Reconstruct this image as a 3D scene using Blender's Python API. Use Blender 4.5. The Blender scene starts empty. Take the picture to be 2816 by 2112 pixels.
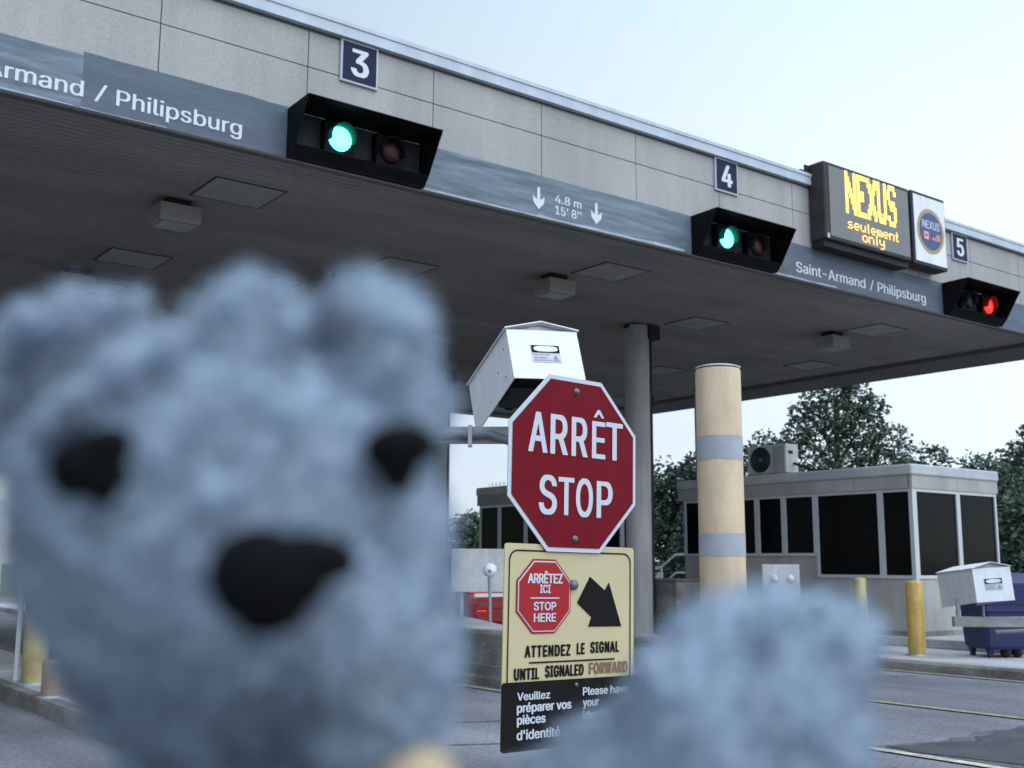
import bpy, math, random, os
from mathutils import Vector, Matrix, noise
R = math.radians
random.seed(7)
S = bpy.context.scene
COL = S.collection

# ------------------------------------------------------------------ camera
cam_data = bpy.data.cameras.new("camera")
cam = bpy.data.objects.new("camera", cam_data); COL.objects.link(cam); S.camera = cam
cx = Vector((0.79886309, -0.60149883, 0.00411276)); cz = -Vector((0.59336678, 0.78914737, 0.15862627))
cy = cz.cross(cx)
H = 1.2
CAMM = Matrix(((cx.x, cy.x, cz.x, 0), (cx.y, cy.y, cz.y, 0), (cx.z, cy.z, cz.z, H), (0, 0, 0, 1)))
cam.matrix_world = CAMM
cam_data.sensor_width = 36; cam_data.lens = 39.2227
cam_data.clip_start = 0.02; cam_data.clip_end = 2000
cam_data.dof.use_dof = True; cam_data.dof.focus_distance = 4.2; cam_data.dof.aperture_fstop = 6.6

# ------------------------------------------------------------------ sky, sun, exposure
W = bpy.data.worlds.new("World"); S.world = W; W.use_nodes = True
nt = W.node_tree; nt.nodes.clear()
sky = nt.nodes.new('ShaderNodeTexSky'); sky.sky_type = 'NISHITA'; sky.sun_disc = False
SUN_EL = R(16); sky.sun_elevation = SUN_EL; sky.sun_rotation = R(153); sky.air_density = 1.0; sky.dust_density = 0.2; sky.ozone_density = 3.0
bg = nt.nodes.new('ShaderNodeBackground'); bg.inputs[1].default_value = 0.05
# thin bright dusk cloud veil over the clear sky: palest low in the north-east, brighter and bluer overhead
tcw = nt.nodes.new('ShaderNodeTexCoord'); dt = nt.nodes.new('ShaderNodeVectorMath'); dt.operation = 'DOT_PRODUCT'
dt.inputs[1].default_value = (-.38*.60, -.38*.80, 1.0)
nt.links.new(tcw.outputs['Generated'], dt.inputs[0])
mrw = nt.nodes.new('ShaderNodeMapRange'); mrw.inputs[1].default_value = -0.45; mrw.inputs[2].default_value = 1.0
nt.links.new(dt.outputs['Value'], mrw.inputs[0])
rw = nt.nodes.new('ShaderNodeValToRGB'); el = rw.color_ramp.elements
el[0].position = 0.05; el[0].color = (.68, .75, .92, 1); el[1].position = 1.0; el[1].color = (2.35, 2.75, 3.35, 1)
for p_, c_ in ((.14, (.76, .83, .95)), (.26, (.84, .92, .97)), (.34, (.79, .91, .98)), (.44, (.68, .87, .98)), (.56, (.64, .81, 1.03)), (.75, (1.25, 1.52, 1.92))):
    e_ = el.new(p_); e_.color = (*c_, 1)
nt.links.new(mrw.outputs[0], rw.inputs[0])
bg2 = nt.nodes.new('ShaderNodeBackground'); bg2.inputs[1].default_value = 0.88
# the glow is stronger on the sunset side (east of south here), weaker on the other
dg = nt.nodes.new('ShaderNodeVectorMath'); dg.operation = 'DOT_PRODUCT'; dg.inputs[1].default_value = (.78, -.58, .25)
nt.links.new(tcw.outputs['Generated'], dg.inputs[0])
rg = nt.nodes.new('ShaderNodeMapRange'); rg.interpolation_type = 'SMOOTHSTEP'; rg.inputs[1].default_value = -1.0; rg.inputs[2].default_value = .85; rg.inputs[3].default_value = .25; rg.inputs[4].default_value = 1.5
nt.links.new(dg.outputs['Value'], rg.inputs[0])
vm = nt.nodes.new('ShaderNodeVectorMath'); vm.operation = 'SCALE'
nt.links.new(rw.outputs[0], vm.inputs[0]); nt.links.new(rg.outputs[0], vm.inputs['Scale'])
nt.links.new(vm.outputs[0], bg2.inputs[0])
ad = nt.nodes.new('ShaderNodeAddShader')
out = nt.nodes.new('ShaderNodeOutputWorld')
nt.links.new(sky.outputs[0], bg.inputs[0]); nt.links.new(bg.outputs[0], ad.inputs[0]); nt.links.new(bg2.outputs[0], ad.inputs[1]); nt.links.new(ad.outputs[0], out.inputs[0])
sl = bpy.data.lights.new("sun", 'SUN'); sl.energy = 0.4; sl.angle = R(30); sl.color = (1.0, 0.95, 0.9)
so = bpy.data.objects.new("sun", sl); COL.objects.link(so)
so.rotation_euler = Vector((-.45*math.cos(R(20)), .89*math.cos(R(20)), -math.sin(R(20)))).to_track_quat('-Z', 'Y').to_euler()
S.view_settings.view_transform = 'Standard'; S.view_settings.look = 'None'; S.view_settings.gamma = 1
S.view_settings.exposure = -0.12
S.cycles.use_denoising = True
S.cycles.max_bounces = 6; S.cycles.diffuse_bounces = 4

# ------------------------------------------------------------------ materials
def mat(name, col, rough=0.7, metal=0.0, var=0.0, vscale=6.0, bump=0.0, bscale=60.0, emit=None, estr=0, spec=0.5, stretch=(1, 1, 1), col2=None, fine=0.0, fscale=150, coat=0, streak=None):
    m = bpy.data.materials.new(name); m.use_nodes = True
    t = m.node_tree; p = t.nodes['Principled BSDF']
    p.inputs['Base Color'].default_value = (*col, 1); p.inputs['Roughness'].default_value = rough
    p.inputs['Metallic'].default_value = metal; p.inputs['Specular IOR Level'].default_value = spec
    if coat: p.inputs['Coat Weight'].default_value = coat
    tc = t.nodes.new('ShaderNodeTexCoord'); mp = t.nodes.new('ShaderNodeMapping'); mp.inputs['Scale'].default_value = stretch
    t.links.new(tc.outputs['Object'], mp.inputs[0])
    last = None
    def noisetex(sc, det):
        n = t.nodes.new('ShaderNodeTexNoise'); n.inputs['Scale'].default_value = sc; n.inputs['Detail'].default_value = det
        t.links.new(mp.outputs[0], n.inputs['Vector']); return n
    if var or col2:
        n = noisetex(vscale, 5); r = t.nodes.new('ShaderNodeValToRGB')
        r.color_ramp.elements[0].position = 0.3; r.color_ramp.elements[1].position = 0.7
        a = col if col2 else tuple(c * (1 - var) for c in col); b = col2 if col2 else tuple(min(1, c * (1 + var)) for c in col)
        r.color_ramp.elements[0].color = (*a, 1); r.color_ramp.elements[1].color = (*b, 1)
        t.links.new(n.outputs['Fac'], r.inputs[0]); last = r.outputs[0]
    if fine:
        n = noisetex(fscale, 2); mr = t.nodes.new('ShaderNodeMapRange')
        mr.inputs[1].default_value = 0.3; mr.inputs[2].default_value = 0.7; mr.inputs[3].default_value = 1 - fine; mr.inputs[4].default_value = 1 + fine
        t.links.new(n.outputs['Fac'], mr.inputs[0])
        mx = t.nodes.new('ShaderNodeVectorMath'); mx.operation = 'SCALE'
        if last: t.links.new(last, mx.inputs[0])
        else: mx.inputs[0].default_value = col
        t.links.new(mr.outputs[0], mx.inputs['Scale']); last = mx.outputs[0]
    if streak:
        m2 = t.nodes.new('ShaderNodeMapping'); m2.inputs['Scale'].default_value = streak[1]; t.links.new(tc.outputs['Object'], m2.inputs[0])
        n = t.nodes.new('ShaderNodeTexNoise'); n.inputs['Scale'].default_value = 1; n.inputs['Detail'].default_value = 4; n.inputs['Roughness'].default_value = .6
        t.links.new(m2.outputs[0], n.inputs['Vector']); mr = t.nodes.new('ShaderNodeMapRange')
        mr.inputs[1].default_value = .35; mr.inputs[2].default_value = .62; mr.inputs[3].default_value = 1-streak[0]; mr.inputs[4].default_value = 1+streak[0]*.25
        t.links.new(n.outputs['Fac'], mr.inputs[0])
        mx = t.nodes.new('ShaderNodeVectorMath'); mx.operation = 'SCALE'
        if last: t.links.new(last, mx.inputs[0])
        else: mx.inputs[0].default_value = col
        t.links.new(mr.outputs[0], mx.inputs['Scale']); last = mx.outputs[0]
    if last: t.links.new(last, p.inputs['Base Color'])
    if bump:
        n = noisetex(bscale, 3); b = t.nodes.new('ShaderNodeBump'); b.inputs['Strength'].default_value = bump; b.inputs['Distance'].default_value = 0.02
        t.links.new(n.outputs['Fac'], b.inputs['Height']); t.links.new(b.outputs[0], p.inputs['Normal'])
    if emit:
        p.inputs['Emission Color'].default_value = (*emit, 1); p.inputs['Emission Strength'].default_value = estr
    return m

M = dict(
    asphalt=mat('worn asphalt', (.165, .165, .178), .9, var=.3, vscale=.7, bump=.5, bscale=45, fine=.28, fscale=28, streak=(0.32, (1.1, 0.07, 1))),
    seal=mat('dark asphalt sealant', (.042, .043, .046), .85, var=.3, vscale=3, bump=.3, fine=.25, fscale=30),
    sealpale=mat('dusty asphalt sealant', (.082, .082, .087), .9, var=.35, vscale=3, bump=.3, fine=.25, fscale=30),
    soil=mat('roadside soil and turf', (.06, .075, .035), .95, var=.4, vscale=.6, bump=.5, bscale=8),
    yellowline=mat('worn yellow road paint', (.20, .185, .15), .9, col2=(.33, .27, .16), vscale=9, fine=.3, fscale=40),
    paleline=mat('faded road paint', (.4, .37, .28), .85, var=.35, vscale=9, fine=.3, fscale=40),
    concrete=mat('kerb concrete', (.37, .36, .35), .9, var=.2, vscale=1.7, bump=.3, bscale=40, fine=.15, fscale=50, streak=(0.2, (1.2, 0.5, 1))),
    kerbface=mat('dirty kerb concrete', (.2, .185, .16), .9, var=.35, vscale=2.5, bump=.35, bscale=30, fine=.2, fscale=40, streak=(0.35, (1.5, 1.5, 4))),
    barrier=mat('cast concrete barrier', (.20, .178, .15), .9, var=.3, vscale=2.2, bump=.4, bscale=25, fine=.2, fscale=35, streak=(0.35, (3, 3, 1.5))),
    aggregate=mat('pebble aggregate panel', (.385, .36, .33), .9, var=.06, vscale=.8, bump=.2, bscale=55, fine=.09, fscale=45, streak=(0.13, (2.2, 2.2, 0.25))),
    joint=mat('dark joint sealant', (.09, .085, .08), .9),
    coping=mat('pale metal coping', (.47, .51, .55), .5, metal=.0, var=.05, vscale=1.2, stretch=(.3, 1, 6), streak=(0.12, (4, 4, 0.6))),
    band=mat('grey blue paint band', (.095, .115, .14), .75, var=.14, vscale=2.2, stretch=(.6, 1, 5), fine=.1, fscale=20),
    bandworn=mat('chalky worn paint band', (.09, .11, .13), .8, col2=(.2, .235, .27), vscale=2.4, stretch=(.55, 1, 6), fine=.12, fscale=20),
    chalk=mat('chalky paint edge', (.34, .37, .40), .8, var=.3, vscale=6, stretch=(1, 1, 6)),
    soffit=mat('ribbed soffit metal', (.29, .26, .23), .75, spec=.15, var=.12, vscale=.7, fine=.06, fscale=12, streak=(0.22, (0.25, 1.1, 1))),
    soffittrim=mat('dark soffit border', (.12, .105, .095), .7, var=.15, vscale=1),
    edge=mat('hatch edge', (.05, .047, .043), .8),
    hatch=mat('soffit access panel', (.315, .29, .26), .65, var=.15, vscale=2),
    lampbox=mat('soffit lamp housing', (.26, .235, .21), .6, var=.1, vscale=3),
    lampglass=mat('unlit lamp glass', (.25, .25, .24), .3),
    conduit=mat('grey conduit', (.12, .125, .13), .5),
    earshade=mat('painted shade in ear hollow', (.075, .09, .11), .95, col2=(.15, .175, .205), vscale=70, spec=.1),  # dark tone stands for the shade inside the ears
    column=mat('painted column', (.36, .34, .315), .65, var=.12, vscale=1.5, fine=.05, fscale=30, streak=(0.2, (6, 6, 0.5))),
    black=mat('matt black paint', (.006, .006, .006), .7, var=.3, vscale=8, spec=.1),
    darkgrey=mat('dark grey metal', (.022, .021, .021), .6, var=.2, vscale=6, spec=.2),
    innergrey=mat('signal back plate', (.03, .03, .034), .7, spec=.1, var=.4, vscale=5),
    whitepaint=mat('white painted metal', (.72, .72, .71), .5, var=.05, vscale=3, fine=.03, fscale=20, streak=(0.09, (9, 9, 2))),
    whitedirty=mat('weathered white metal', (.50, .49, .465), .6, var=.1, vscale=5, fine=.05, fscale=20, streak=(0.16, (8, 8, 2))),
    letterwhite=mat('white lettering', (.62, .63, .63), .6),
    navy=mat('navy sign', (.014, .020, .045), .6, spec=.15),
    stopred=mat('red reflective sheeting', (.15, .005, .011), .6, var=.08, vscale=9, spec=.1),
    brightred=mat('bright red sign ink', (.34, .025, .025), .6, spec=.1),
    signwhite=mat('white reflective sheeting', (.52, .53, .55), .55, spec=.3),
    signyellow=mat('pale yellow sign', (.52, .43, .24), .6, var=.04, vscale=6, spec=.3),
    signblack=mat('black sign ink', (.010, .009, .009), .6, spec=.08),
    glareink=mat('sign ink tinted by orange glare', (.20, .10, .05), .7),  # brown tint paints in an orange glare on one word
    galv=mat('galvanised steel', (.33, .34, .35), .45, metal=.4, var=.12, vscale=12),
    steelbeam=mat('weathered steel beam', (.30, .28, .25), .6, var=.2, vscale=6, streak=(0.25, (4, 4, 9))),
    bolt=mat('bolt steel', (.16, .16, .16), .5, metal=.6),
    postyellow=mat('pale yellow post sleeve', (.57, .43, .27), .6, var=.06, vscale=3, fine=.04, fscale=25, streak=(0.14, (7, 7, 1.2))),
    postband=mat('grey reflective tape', (.34, .35, .37), .5, var=.08, vscale=6),
    bollard=mat('safety yellow paint', (.50, .32, .075), .55, var=.1, vscale=5, fine=.05, fscale=20, streak=(0.25, (14, 14, 2.5))),
    dullyellow=mat('dull grimy yellow paint', (.36, .29, .12), .75, var=.25, vscale=6),
    bollardpale=mat('faded yellow paint', (.56, .47, .18), .6, var=.1, vscale=5, streak=(0.25, (14, 14, 2.5))),
    orange=mat('faded orange paint', (.26, .18, .12), .8, var=.2, vscale=8),
    booth=mat('booth panel', (.36, .335, .305), .8, var=.08, vscale=1.2, bump=.2, bscale=60, fine=.08, fscale=40, streak=(0.16, (3, 3, 0.6))),
    boothcap=mat('booth roof edge metal', (.42, .42, .415), .55, var=.06, vscale=2, streak=(0.15, (2, 2, 1))),
    boothframe=mat('booth aluminium frame', (.5, .5, .5), .45, metal=.2),
    glassdark=mat('dark booth glass', (.004, .0045, .005), .12, spec=.05),
    aclight=mat('air conditioner casing', (.5, .49, .46), .5, var=.06, vscale=4, streak=(0.2, (6, 6, 2))),
    blue=mat('navy blue plastic', (.007, .013, .075), .5, var=.12, vscale=5, streak=(0.2, (5, 5, 2))),
    carred=mat('red car paint', (.28, .006, .012), .3, coat=.6),
    carglass=mat('car window glass', (.01, .012, .013), .06),
    chrome=mat('chrome pale with sky reflection', (.8, .81, .82), .35, metal=.4),  # sky reflected in the trunk lip is put into this pale colour
    rubber=mat('black rubber', (.015, .015, .015), .8),
    tail=mat('lit tail lamp', (.5, .01, .01), .3, emit=(1, .04, .03), estr=.7),
    green=mat('lit green lens', (.02, .4, .3), .3, emit=(.10, 1.0, .82), estr=5),
    redlit=mat('lit red lens', (.5, .01, .01), .3, emit=(1, .015, .012), estr=4),
    redoff=mat('unlit red lens', (.022, .004, .005), .35, spec=.15),
    greenoff=mat('unlit green lens', (.005, .012, .011), .35, spec=.15),
    ledface=mat('message board face', (.17, .165, .155), .6, var=.06, vscale=4),
    led=mat('lit amber dots', (.8, .5, .1), .4, emit=(1.0, .60, .10), estr=1.9),
    ledcase=mat('message board cabinet', (.04, .036, .033), .6, spec=.2, var=.15, vscale=4),
    gold=mat('gold ring ink', (.36, .27, .12), .6),
    emblemblue=mat('blue emblem ink', (.035, .06, .17), .5),
    flagred=mat('flag red ink', (.4, .05, .05), .6),
    flagblue=mat('flag blue ink', (.05, .08, .22), .6),
    bark=mat('bark', (.07, .055, .042), .9, var=.3, vscale=8, bump=.5, bscale=20),
    fur=mat('plush fur', (.195, .243, .29), .95, col2=(.375, .448, .515), vscale=48, spec=.1),
    furblade=mat('plush fibres', (.215, .267, .317), .9, col2=(.405, .48, .55), vscale=48, spec=.1),
    stitch=mat('black felt', (.006, .006, .006), .9, spec=.1),
    skin=mat('skin', (.40, .29, .17), .55, var=.08, vscale=60),
    leafA=mat('dark leaves', (.032, .056, .038), .65, col2=(.08, .12, .075), vscale=1.3, spec=.25),
    leafB=mat('mid green leaves', (.04, .066, .044), .65, col2=(.10, .145, .085), vscale=1.5, spec=.25),
    sleeve=mat('added dark shading sleeve', (.012, .012, .016), .9, var=.2, vscale=40),  # for the unseen forearm that shades the bear
    weed=mat('roadside weed', (.05, .08, .03), .8, var=.3, vscale=20),
)

# ------------------------------------------------------------------ helpers
ROOT = {}
def tag(o, label=None, cat=None, group=None, kind=None):
    if label: o['label'] = label
    if cat: o['category'] = cat
    if group: o['group'] = group
    if kind: o['kind'] = kind
    return o
def empty(name, loc, label, cat, group=None, rot=None):
    o = bpy.data.objects.new(name, None); COL.objects.link(o)
    m = Matrix.Translation(loc)
    if rot is not None: m = m @ (rot.to_4x4() if isinstance(rot, Matrix) else Matrix.Rotation(rot, 4, 'Z'))
    o.matrix_world = m; o.empty_display_size = .1
    ROOT[o.name] = m; return tag(o, label, cat, group)
def copy_tree(o, parent=None):
    c = o.copy(); COL.objects.link(c)
    if parent: c.parent = parent
    for ch in [x for x in bpy.data.objects if x.parent == o]: copy_tree(ch, c)
    return c

class MB:
    def __init__(s): s.v = []; s.f = []; s.sm = []
    def add(s, vs, fs, smooth=False):
        b = len(s.v); s.v += [tuple(v) for v in vs]; s.f += [tuple(i + b for i in f) for f in fs]; s.sm += [smooth] * len(fs); return s
    def box(s, x0, x1, y0, y1, z0, z1):
        return s.add([(x0,y0,z0),(x1,y0,z0),(x1,y1,z0),(x0,y1,z0),(x0,y0,z1),(x1,y0,z1),(x1,y1,z1),(x0,y1,z1)],
                     [(0,3,2,1),(4,5,6,7),(0,1,5,4),(1,2,6,5),(2,3,7,6),(3,0,4,7)])
    def bbox(s, x0, x1, y0, y1, z0, z1, b=.01):   # box with chamfered vertical and top edges
        def ring(d, z): return [(x0+d+b,y0+d,z),(x1-d-b,y0+d,z),(x1-d,y0+d+b,z),(x1-d,y1-d-b,z),(x1-d-b,y1-d,z),(x0+d+b,y1-d,z),(x0+d,y1-d-b,z),(x0+d,y0+d+b,z)]
        return s.loft([ring(b*.6, z0), ring(0, z0+b), ring(0, z1-b), ring(b*.6, z1)])
    def loft(s, rings, cap=True, smooth=False, closed=True):
        n = len(rings[0]); vs = [p for r in rings for p in r]; fs = []
        for i in range(len(rings)-1):
            for j in range(n if closed else n-1):
                k = (j+1) % n; fs.append((i*n+j, i*n+k, (i+1)*n+k, (i+1)*n+j))
        s.add(vs, fs, smooth)
        if cap: s.add(rings[0], [tuple(range(n))[::-1]]); s.add(rings[-1], [tuple(range(n))])
        return s
    def prism(s, poly, axis, a, b):               # poly of 2-D points, extruded along axis from a to b
        def P(p, t): return {'x': (t, p[0], p[1]), 'y': (p[0], t, p[1]), 'z': (p[0], p[1], t)}[axis]
        return s.loft([[P(p, a) for p in poly], [P(p, b) for p in poly]])
    def tube(s, pts, r, n=12, smooth=True, cap=True):
        pts = [Vector(p) for p in pts]; rs = r if isinstance(r, (list, tuple)) else [r]*len(pts)
        rings = []; ref = None
        for i, p in enumerate(pts):
            d = (pts[min(i+1, len(pts)-1)] - pts[max(i-1, 0)]).normalized()
            if ref is None or abs(d.dot(ref)) > .95: ref = Vector((0,0,1)) if abs(d.z) < .9 else Vector((1,0,0))
            a = d.cross(ref).normalized(); b = d.cross(a)
            rings.append([tuple(p + (a*math.cos(2*math.pi*k/n) + b*math.sin(2*math.pi*k/n))*rs[i]) for k in range(n)])
        return s.loft(rings, cap, smooth)
    def lathe(s, c, prof, n=32, axis='z'):        # prof: (radius, height)
        def P(r, h, a):
            u, v = r*math.cos(a), r*math.sin(a)
            q = {'z': (u, v, h), 'y': (u, h, v), 'x': (h, u, v)}[axis]
            return (c[0]+q[0], c[1]+q[1], c[2]+q[2])
        return s.loft([[P(r, h, 2*math.pi*k/n) for k in range(n)] for r, h in prof], True, True)
    def sphere(s, c, rx, ry, rz, n=16, rot=None):
        rings = []
        for i in range(n+1):
            t = math.pi*i/n; rr = max(math.sin(t), .002)
            ring = []
            for k in range(2*n):
                p = Vector((rx*rr*math.cos(math.pi*k/n), ry*rr*math.sin(math.pi*k/n), -rz*math.cos(t)))
                if rot is not None: p = rot @ p
                ring.append(tuple(Vector(c)+p))
            rings.append(ring)
        return s.loft(rings, True, True)
    def build(s, name, m, parent=None, world=True, auto=None):
        inv = ROOT[parent.name].inverted() if (parent is not None and world) else None
        vs = [tuple(inv @ Vector(v)) for v in s.v] if inv else s.v
        me = bpy.data.meshes.new(name); me.from_pydata(vs, [], s.f)
        me.polygons.foreach_set('use_smooth', s.sm)
        me.materials.append(m); me.update()
        o = bpy.data.objects.new(name, me); COL.objects.link(o)
        if parent is not None: o.parent = parent; ROOT[o.name] = ROOT[parent.name]
        return o

_font = None
try:
    _font = bpy.data.fonts.load(os.path.join(bpy.utils.system_resource('DATAFILES', path='fonts'), 'Inter.woff2'))
except Exception:
    _font = None
_glyphs = {}
def contours(body, spacing):
    key = (body, spacing)
    if key in _glyphs: return _glyphs[key]
    cu = bpy.data.curves.new('lettering', 'FONT'); cu.body = body; cu.space_character = spacing
    if _font: cu.font = _font
    ob = bpy.data.objects.new('lettering', cu); COL.objects.link(ob)
    bpy.context.view_layer.update()
    c2 = ob.to_curve(bpy.context.evaluated_depsgraph_get()); res = []
    for sp in c2.splines:
        q = []
        if sp.type == 'BEZIER':
            bp_ = list(sp.bezier_points)
            for a, b in zip(bp_, bp_[1:]+bp_[:1]):
                P = (a.co, a.handle_right, b.handle_left, b.co)
                for k in range(6):
                    t = k/6; u = 1-t
                    q.append(tuple(u**3*P[0][i] + 3*u*u*t*P[1][i] + 3*u*t*t*P[2][i] + t**3*P[3][i] for i in (0, 1)))
        else: q = [(p.co.x, p.co.y) for p in sp.points]
        res.append(q)
    ob.to_curve_clear(); bpy.data.objects.remove(ob); bpy.data.curves.remove(cu)
    _glyphs[key] = res; return res
def text(mb, body, x0, x1, z0, z1, y, depth=0, bold=.02, spacing=1.0, rows=54):
    """lettering in the x-z plane at depth y, filling the box; bold thickens the strokes by that share of the height"""
    cs = contours(body, spacing); hgt = z1-z0; rx, ry = bold*hgt, bold*hgt*.55
    ax, bx = min(p[0] for c in cs for p in c), max(p[0] for c in cs for p in c); ay, by_ = min(p[1] for c in cs for p in c), max(p[1] for c in cs for p in c)
    sx, sy = (x1-x0-2*rx)/(bx-ax), (hgt-2*ry)/(by_-ay)
    C2 = [[(x0+rx+(p[0]-ax)*sx, z0+ry+(p[1]-ay)*sy) for p in c] for c in cs]
    dz = hgt/rows; runs = []
    edges = [(a, b) for c in C2 for a, b in zip(c, c[1:]+c[:1]) if a[1] != b[1]]
    for i in range(rows):
        zc = z0+(i+.5)*dz; cr = []
        for a, b in edges:
            lo, hi, w = (a, b, 1) if a[1] < b[1] else (b, a, -1)
            if lo[1] <= zc < hi[1]: cr.append((lo[0]+(hi[0]-lo[0])*(zc-lo[1])/(hi[1]-lo[1]), w))
        cr.sort(); r = []; w = 0
        for x, d in cr:
            if w == 0: st_ = x
            w += d
            if w == 0: r.append((st_, x))
        runs.append(r)
    k = int(ry/dz)
    for i in range(rows):
        m = []
        for j in range(max(0, i-k), min(rows, i+k+1)):
            e = rx*math.sqrt(max(0, 1-((j-i)*dz/(ry+1e-9))**2)) if ry else 0
            m += [(a-e, b+e) for a, b in runs[j]]
        m.sort(); o = []
        for a, b in m:
            if o and a <= o[-1][1]: o[-1][1] = max(o[-1][1], b)
            else: o.append([a, b])
        za, zb = z0+i*dz, z0+(i+1)*dz
        for a, b in o: mb.add([(a, y, za), (b, y, za), (b, y, zb), (a, y, zb)], [(0,1,2,3)])
    return mb

# ------------------------------------------------------------------ ground and islands
g = MB().add([(-600,-600,-.03),(600,-600,-.03),(600,600,-.03),(-600,600,-.03)], [(0,1,2,3)]).build('terrain', M['soil']); tag(g, kind='structure')
g = MB().add([(-40,-25,0),(30,-25,0),(30,40,0),(-40,40,0)], [(0,1,2,3)]).build('road', M['asphalt']); tag(g, kind='structure')
def line(x0, x1, y0, y1, m):
    tag(MB().add([(x0,y0,.0105),(x1,y0,.0105),(x1,y1,.0105),(x0,y1,.0105)], [(0,1,2,3)]).build('road_marking', m), kind='structure')
line(6.44, 6.53, -8, 8.0, M['paleline']); line(6.40, 6.49, 8.02, 26, M['yellowline'])
line(8.66, 8.75, -8, 6.9, M['yellowline']); line(11.34, 11.43, -8, 26, M['yellowline'])
pts = [(6.60,4.70),(6.9,4.62),(7.25,4.52),(7.7,4.62),(8.3,4.62),(8.9,4.2),(8.8,2.8),(7.9,2.2),(7.0,2.5),(6.62,3.2)]
def ragged(pts, grow, z, m, seed):
    cx_, cy_ = sum(p[0] for p in pts)/len(pts), sum(p[1] for p in pts)/len(pts); L = []
    for a, b in zip(pts, pts[1:]+pts[:1]):
        for k in range(10):
            x, y = a[0]+(b[0]-a[0])*k/10, a[1]+(b[1]-a[1])*k/10; d = Vector((x-cx_, y-cy_)).normalized()
            g_ = grow + .10*noise.noise((x*4, y*4, seed)) + .05*noise.noise((x*13, y*13, seed)); L.append((x+d.x*g_, y+d.y*g_))
    tag(MB().add([(x, y, z) for x, y in L], [tuple(range(len(L)))[::-1]]).build('asphalt_patch', m), kind='structure')
ragged(pts, .06, .0045, M['sealpale'], 1); ragged(pts, -.06, .0085, M['seal'], 2)
random.seed(3)
for (sx, sy, ex, ey) in [(3.9,7.6,6.3,6.9),(4.2,6.4,6.1,5.6),(9.2,8.2,11.1,7.4)]:
    mb = MB(); n = 26; L = []; 
    for i in range(n+1):
        t = i/n; L.append((sx+(ex-sx)*t + .05*noise.noise((t*6,sx,0)), sy+(ey-sy)*t + .12*noise.noise((t*5,sy,3))))
    w = .012
    mb.add([(x,y-w,.006) for x,y in L]+[(x,y+w,.006) for x,y in L], [(i,i+1,n+2+i,n+1+i) for i in range(n)])
    tag(mb.build('road_crack', M['seal']), kind='structure')

def island(x0, x1, y0, y1, z, nose, name='island_pavement'):
    xm = (x0+x1)/2
    out_ = [(x0, y1), (x0, y0+nose)] + [(xm-(x1-x0)/2*math.cos(a), y0+nose-nose*math.sin(a)) for a in [math.pi*k/14 for k in range(1, 14)]] + [(x1, y0+nose), (x1, y1)]
    inn = [(xm+(x-xm)*(1-.26/(x1-x0)), y if y == y1 else y+.13) for x, y in out_]
    top = MB().loft([[(*p, 0.0) for p in inn], [(*p, z) for p in inn]])
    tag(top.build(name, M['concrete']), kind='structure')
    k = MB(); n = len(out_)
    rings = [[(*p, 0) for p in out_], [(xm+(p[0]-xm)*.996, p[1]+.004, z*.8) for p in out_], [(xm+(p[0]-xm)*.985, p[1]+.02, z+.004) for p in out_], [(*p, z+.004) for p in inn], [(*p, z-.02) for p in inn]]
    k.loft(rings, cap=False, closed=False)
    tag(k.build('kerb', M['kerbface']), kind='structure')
island(11.55, 16.2, 4.4, 32, .11, .9)
island(6.6, 8.6, 6.5, 32, .10, .7)
island(2.5, 3.6, 5.3, 32, .12, .45)
mb = MB().bbox(13.55, 16.1, 7.2, 20, .11, .23, .012)
tag(mb.build('raised_pavement', M['concrete']), kind='structure')

# ------------------------------------------------------------------ canopy
U0, U1, V0, V1, ZB, ZT = -9.0, 19.7, 9.383, 23.45, 5.0, 6.357
can = empty('canopy', (5.3, 16, 0), 'long grey flat roofed inspection canopy with pebble panel fascia and ribbed soffit', 'canopy')
mb = MB()
jx = [3.10 + 1.4525*k for k in range(-8, 12)]
xs = [U0] + [x for x in jx if U0+.2 < x < U1-.2] + [U1]
for a, b in zip(xs[:-1], xs[1:]):
    for z0, z1 in ((ZB, 5.965), (5.965, ZT)):
        mb.box(a+.0055, b-.0055, V0, V0+.06, z0+.0055 if z0 > 5.1 else z0, z1-.0055)
mb.build('fascia_panel', M['aggregate'], can)
MB().box(U0+.02, U1-.02, V0+.062, V0+.2, ZB+.02, ZT).build('fascia_backing', M['joint'], can)
mb = MB()
ys = [V0 + 1.4525*k for k in range(0, 10)] + [V1]
for a, b in zip(ys[:-1], ys[1:]):
    if a > V1: continue
    b = min(b, V1)
    mb.box(U1+.002, U1+.06, a+.007+(.062 if a == V0 else 0), b-.007, ZB+.002, ZT)
    mb.box(U0-.06, U0-.002, a+.007+(.062 if a == V0 else 0), b-.007, ZB+.002, ZT)
mb.box(U0-.06, U1+.06, V1+.002, V1+.06, ZB+.002, ZT)
mb.build('side_fascia', M['aggregate'], can)
# coping: folded metal edge all round and flat roof
mb = MB(); o_ = .07
for x0, x1, y0, y1 in ((U0-.13, U1+.13, V0-o_, V0+.3), (U0-.13, U1+.13, V1-.3, V1+.13), (U0-.13, U0+.3, V0+.302, V1-.302), (U1-.3, U1+.13, V0+.302, V1-.302)):
    mb.box(x0, x1, y0, y1, ZT+.006, 6.475)
mb.box(U0-.135, U1+.135, V0-o_-.012, V0+.2, 6.4765, 6.52)
mb.build('coping', M['coping'], can)
MB().box(U0+.31, U1-.31, V0+.31, V1-.31, 6.36, 6.42).build('roof_deck', M['joint'], can)
mb = MB()                                         # shadow gap under the coping
mb.box(U0, U1, V0-.004, V0+.02, ZT-.022, ZT+.005).build('coping_gap', M['joint'], can)
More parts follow.
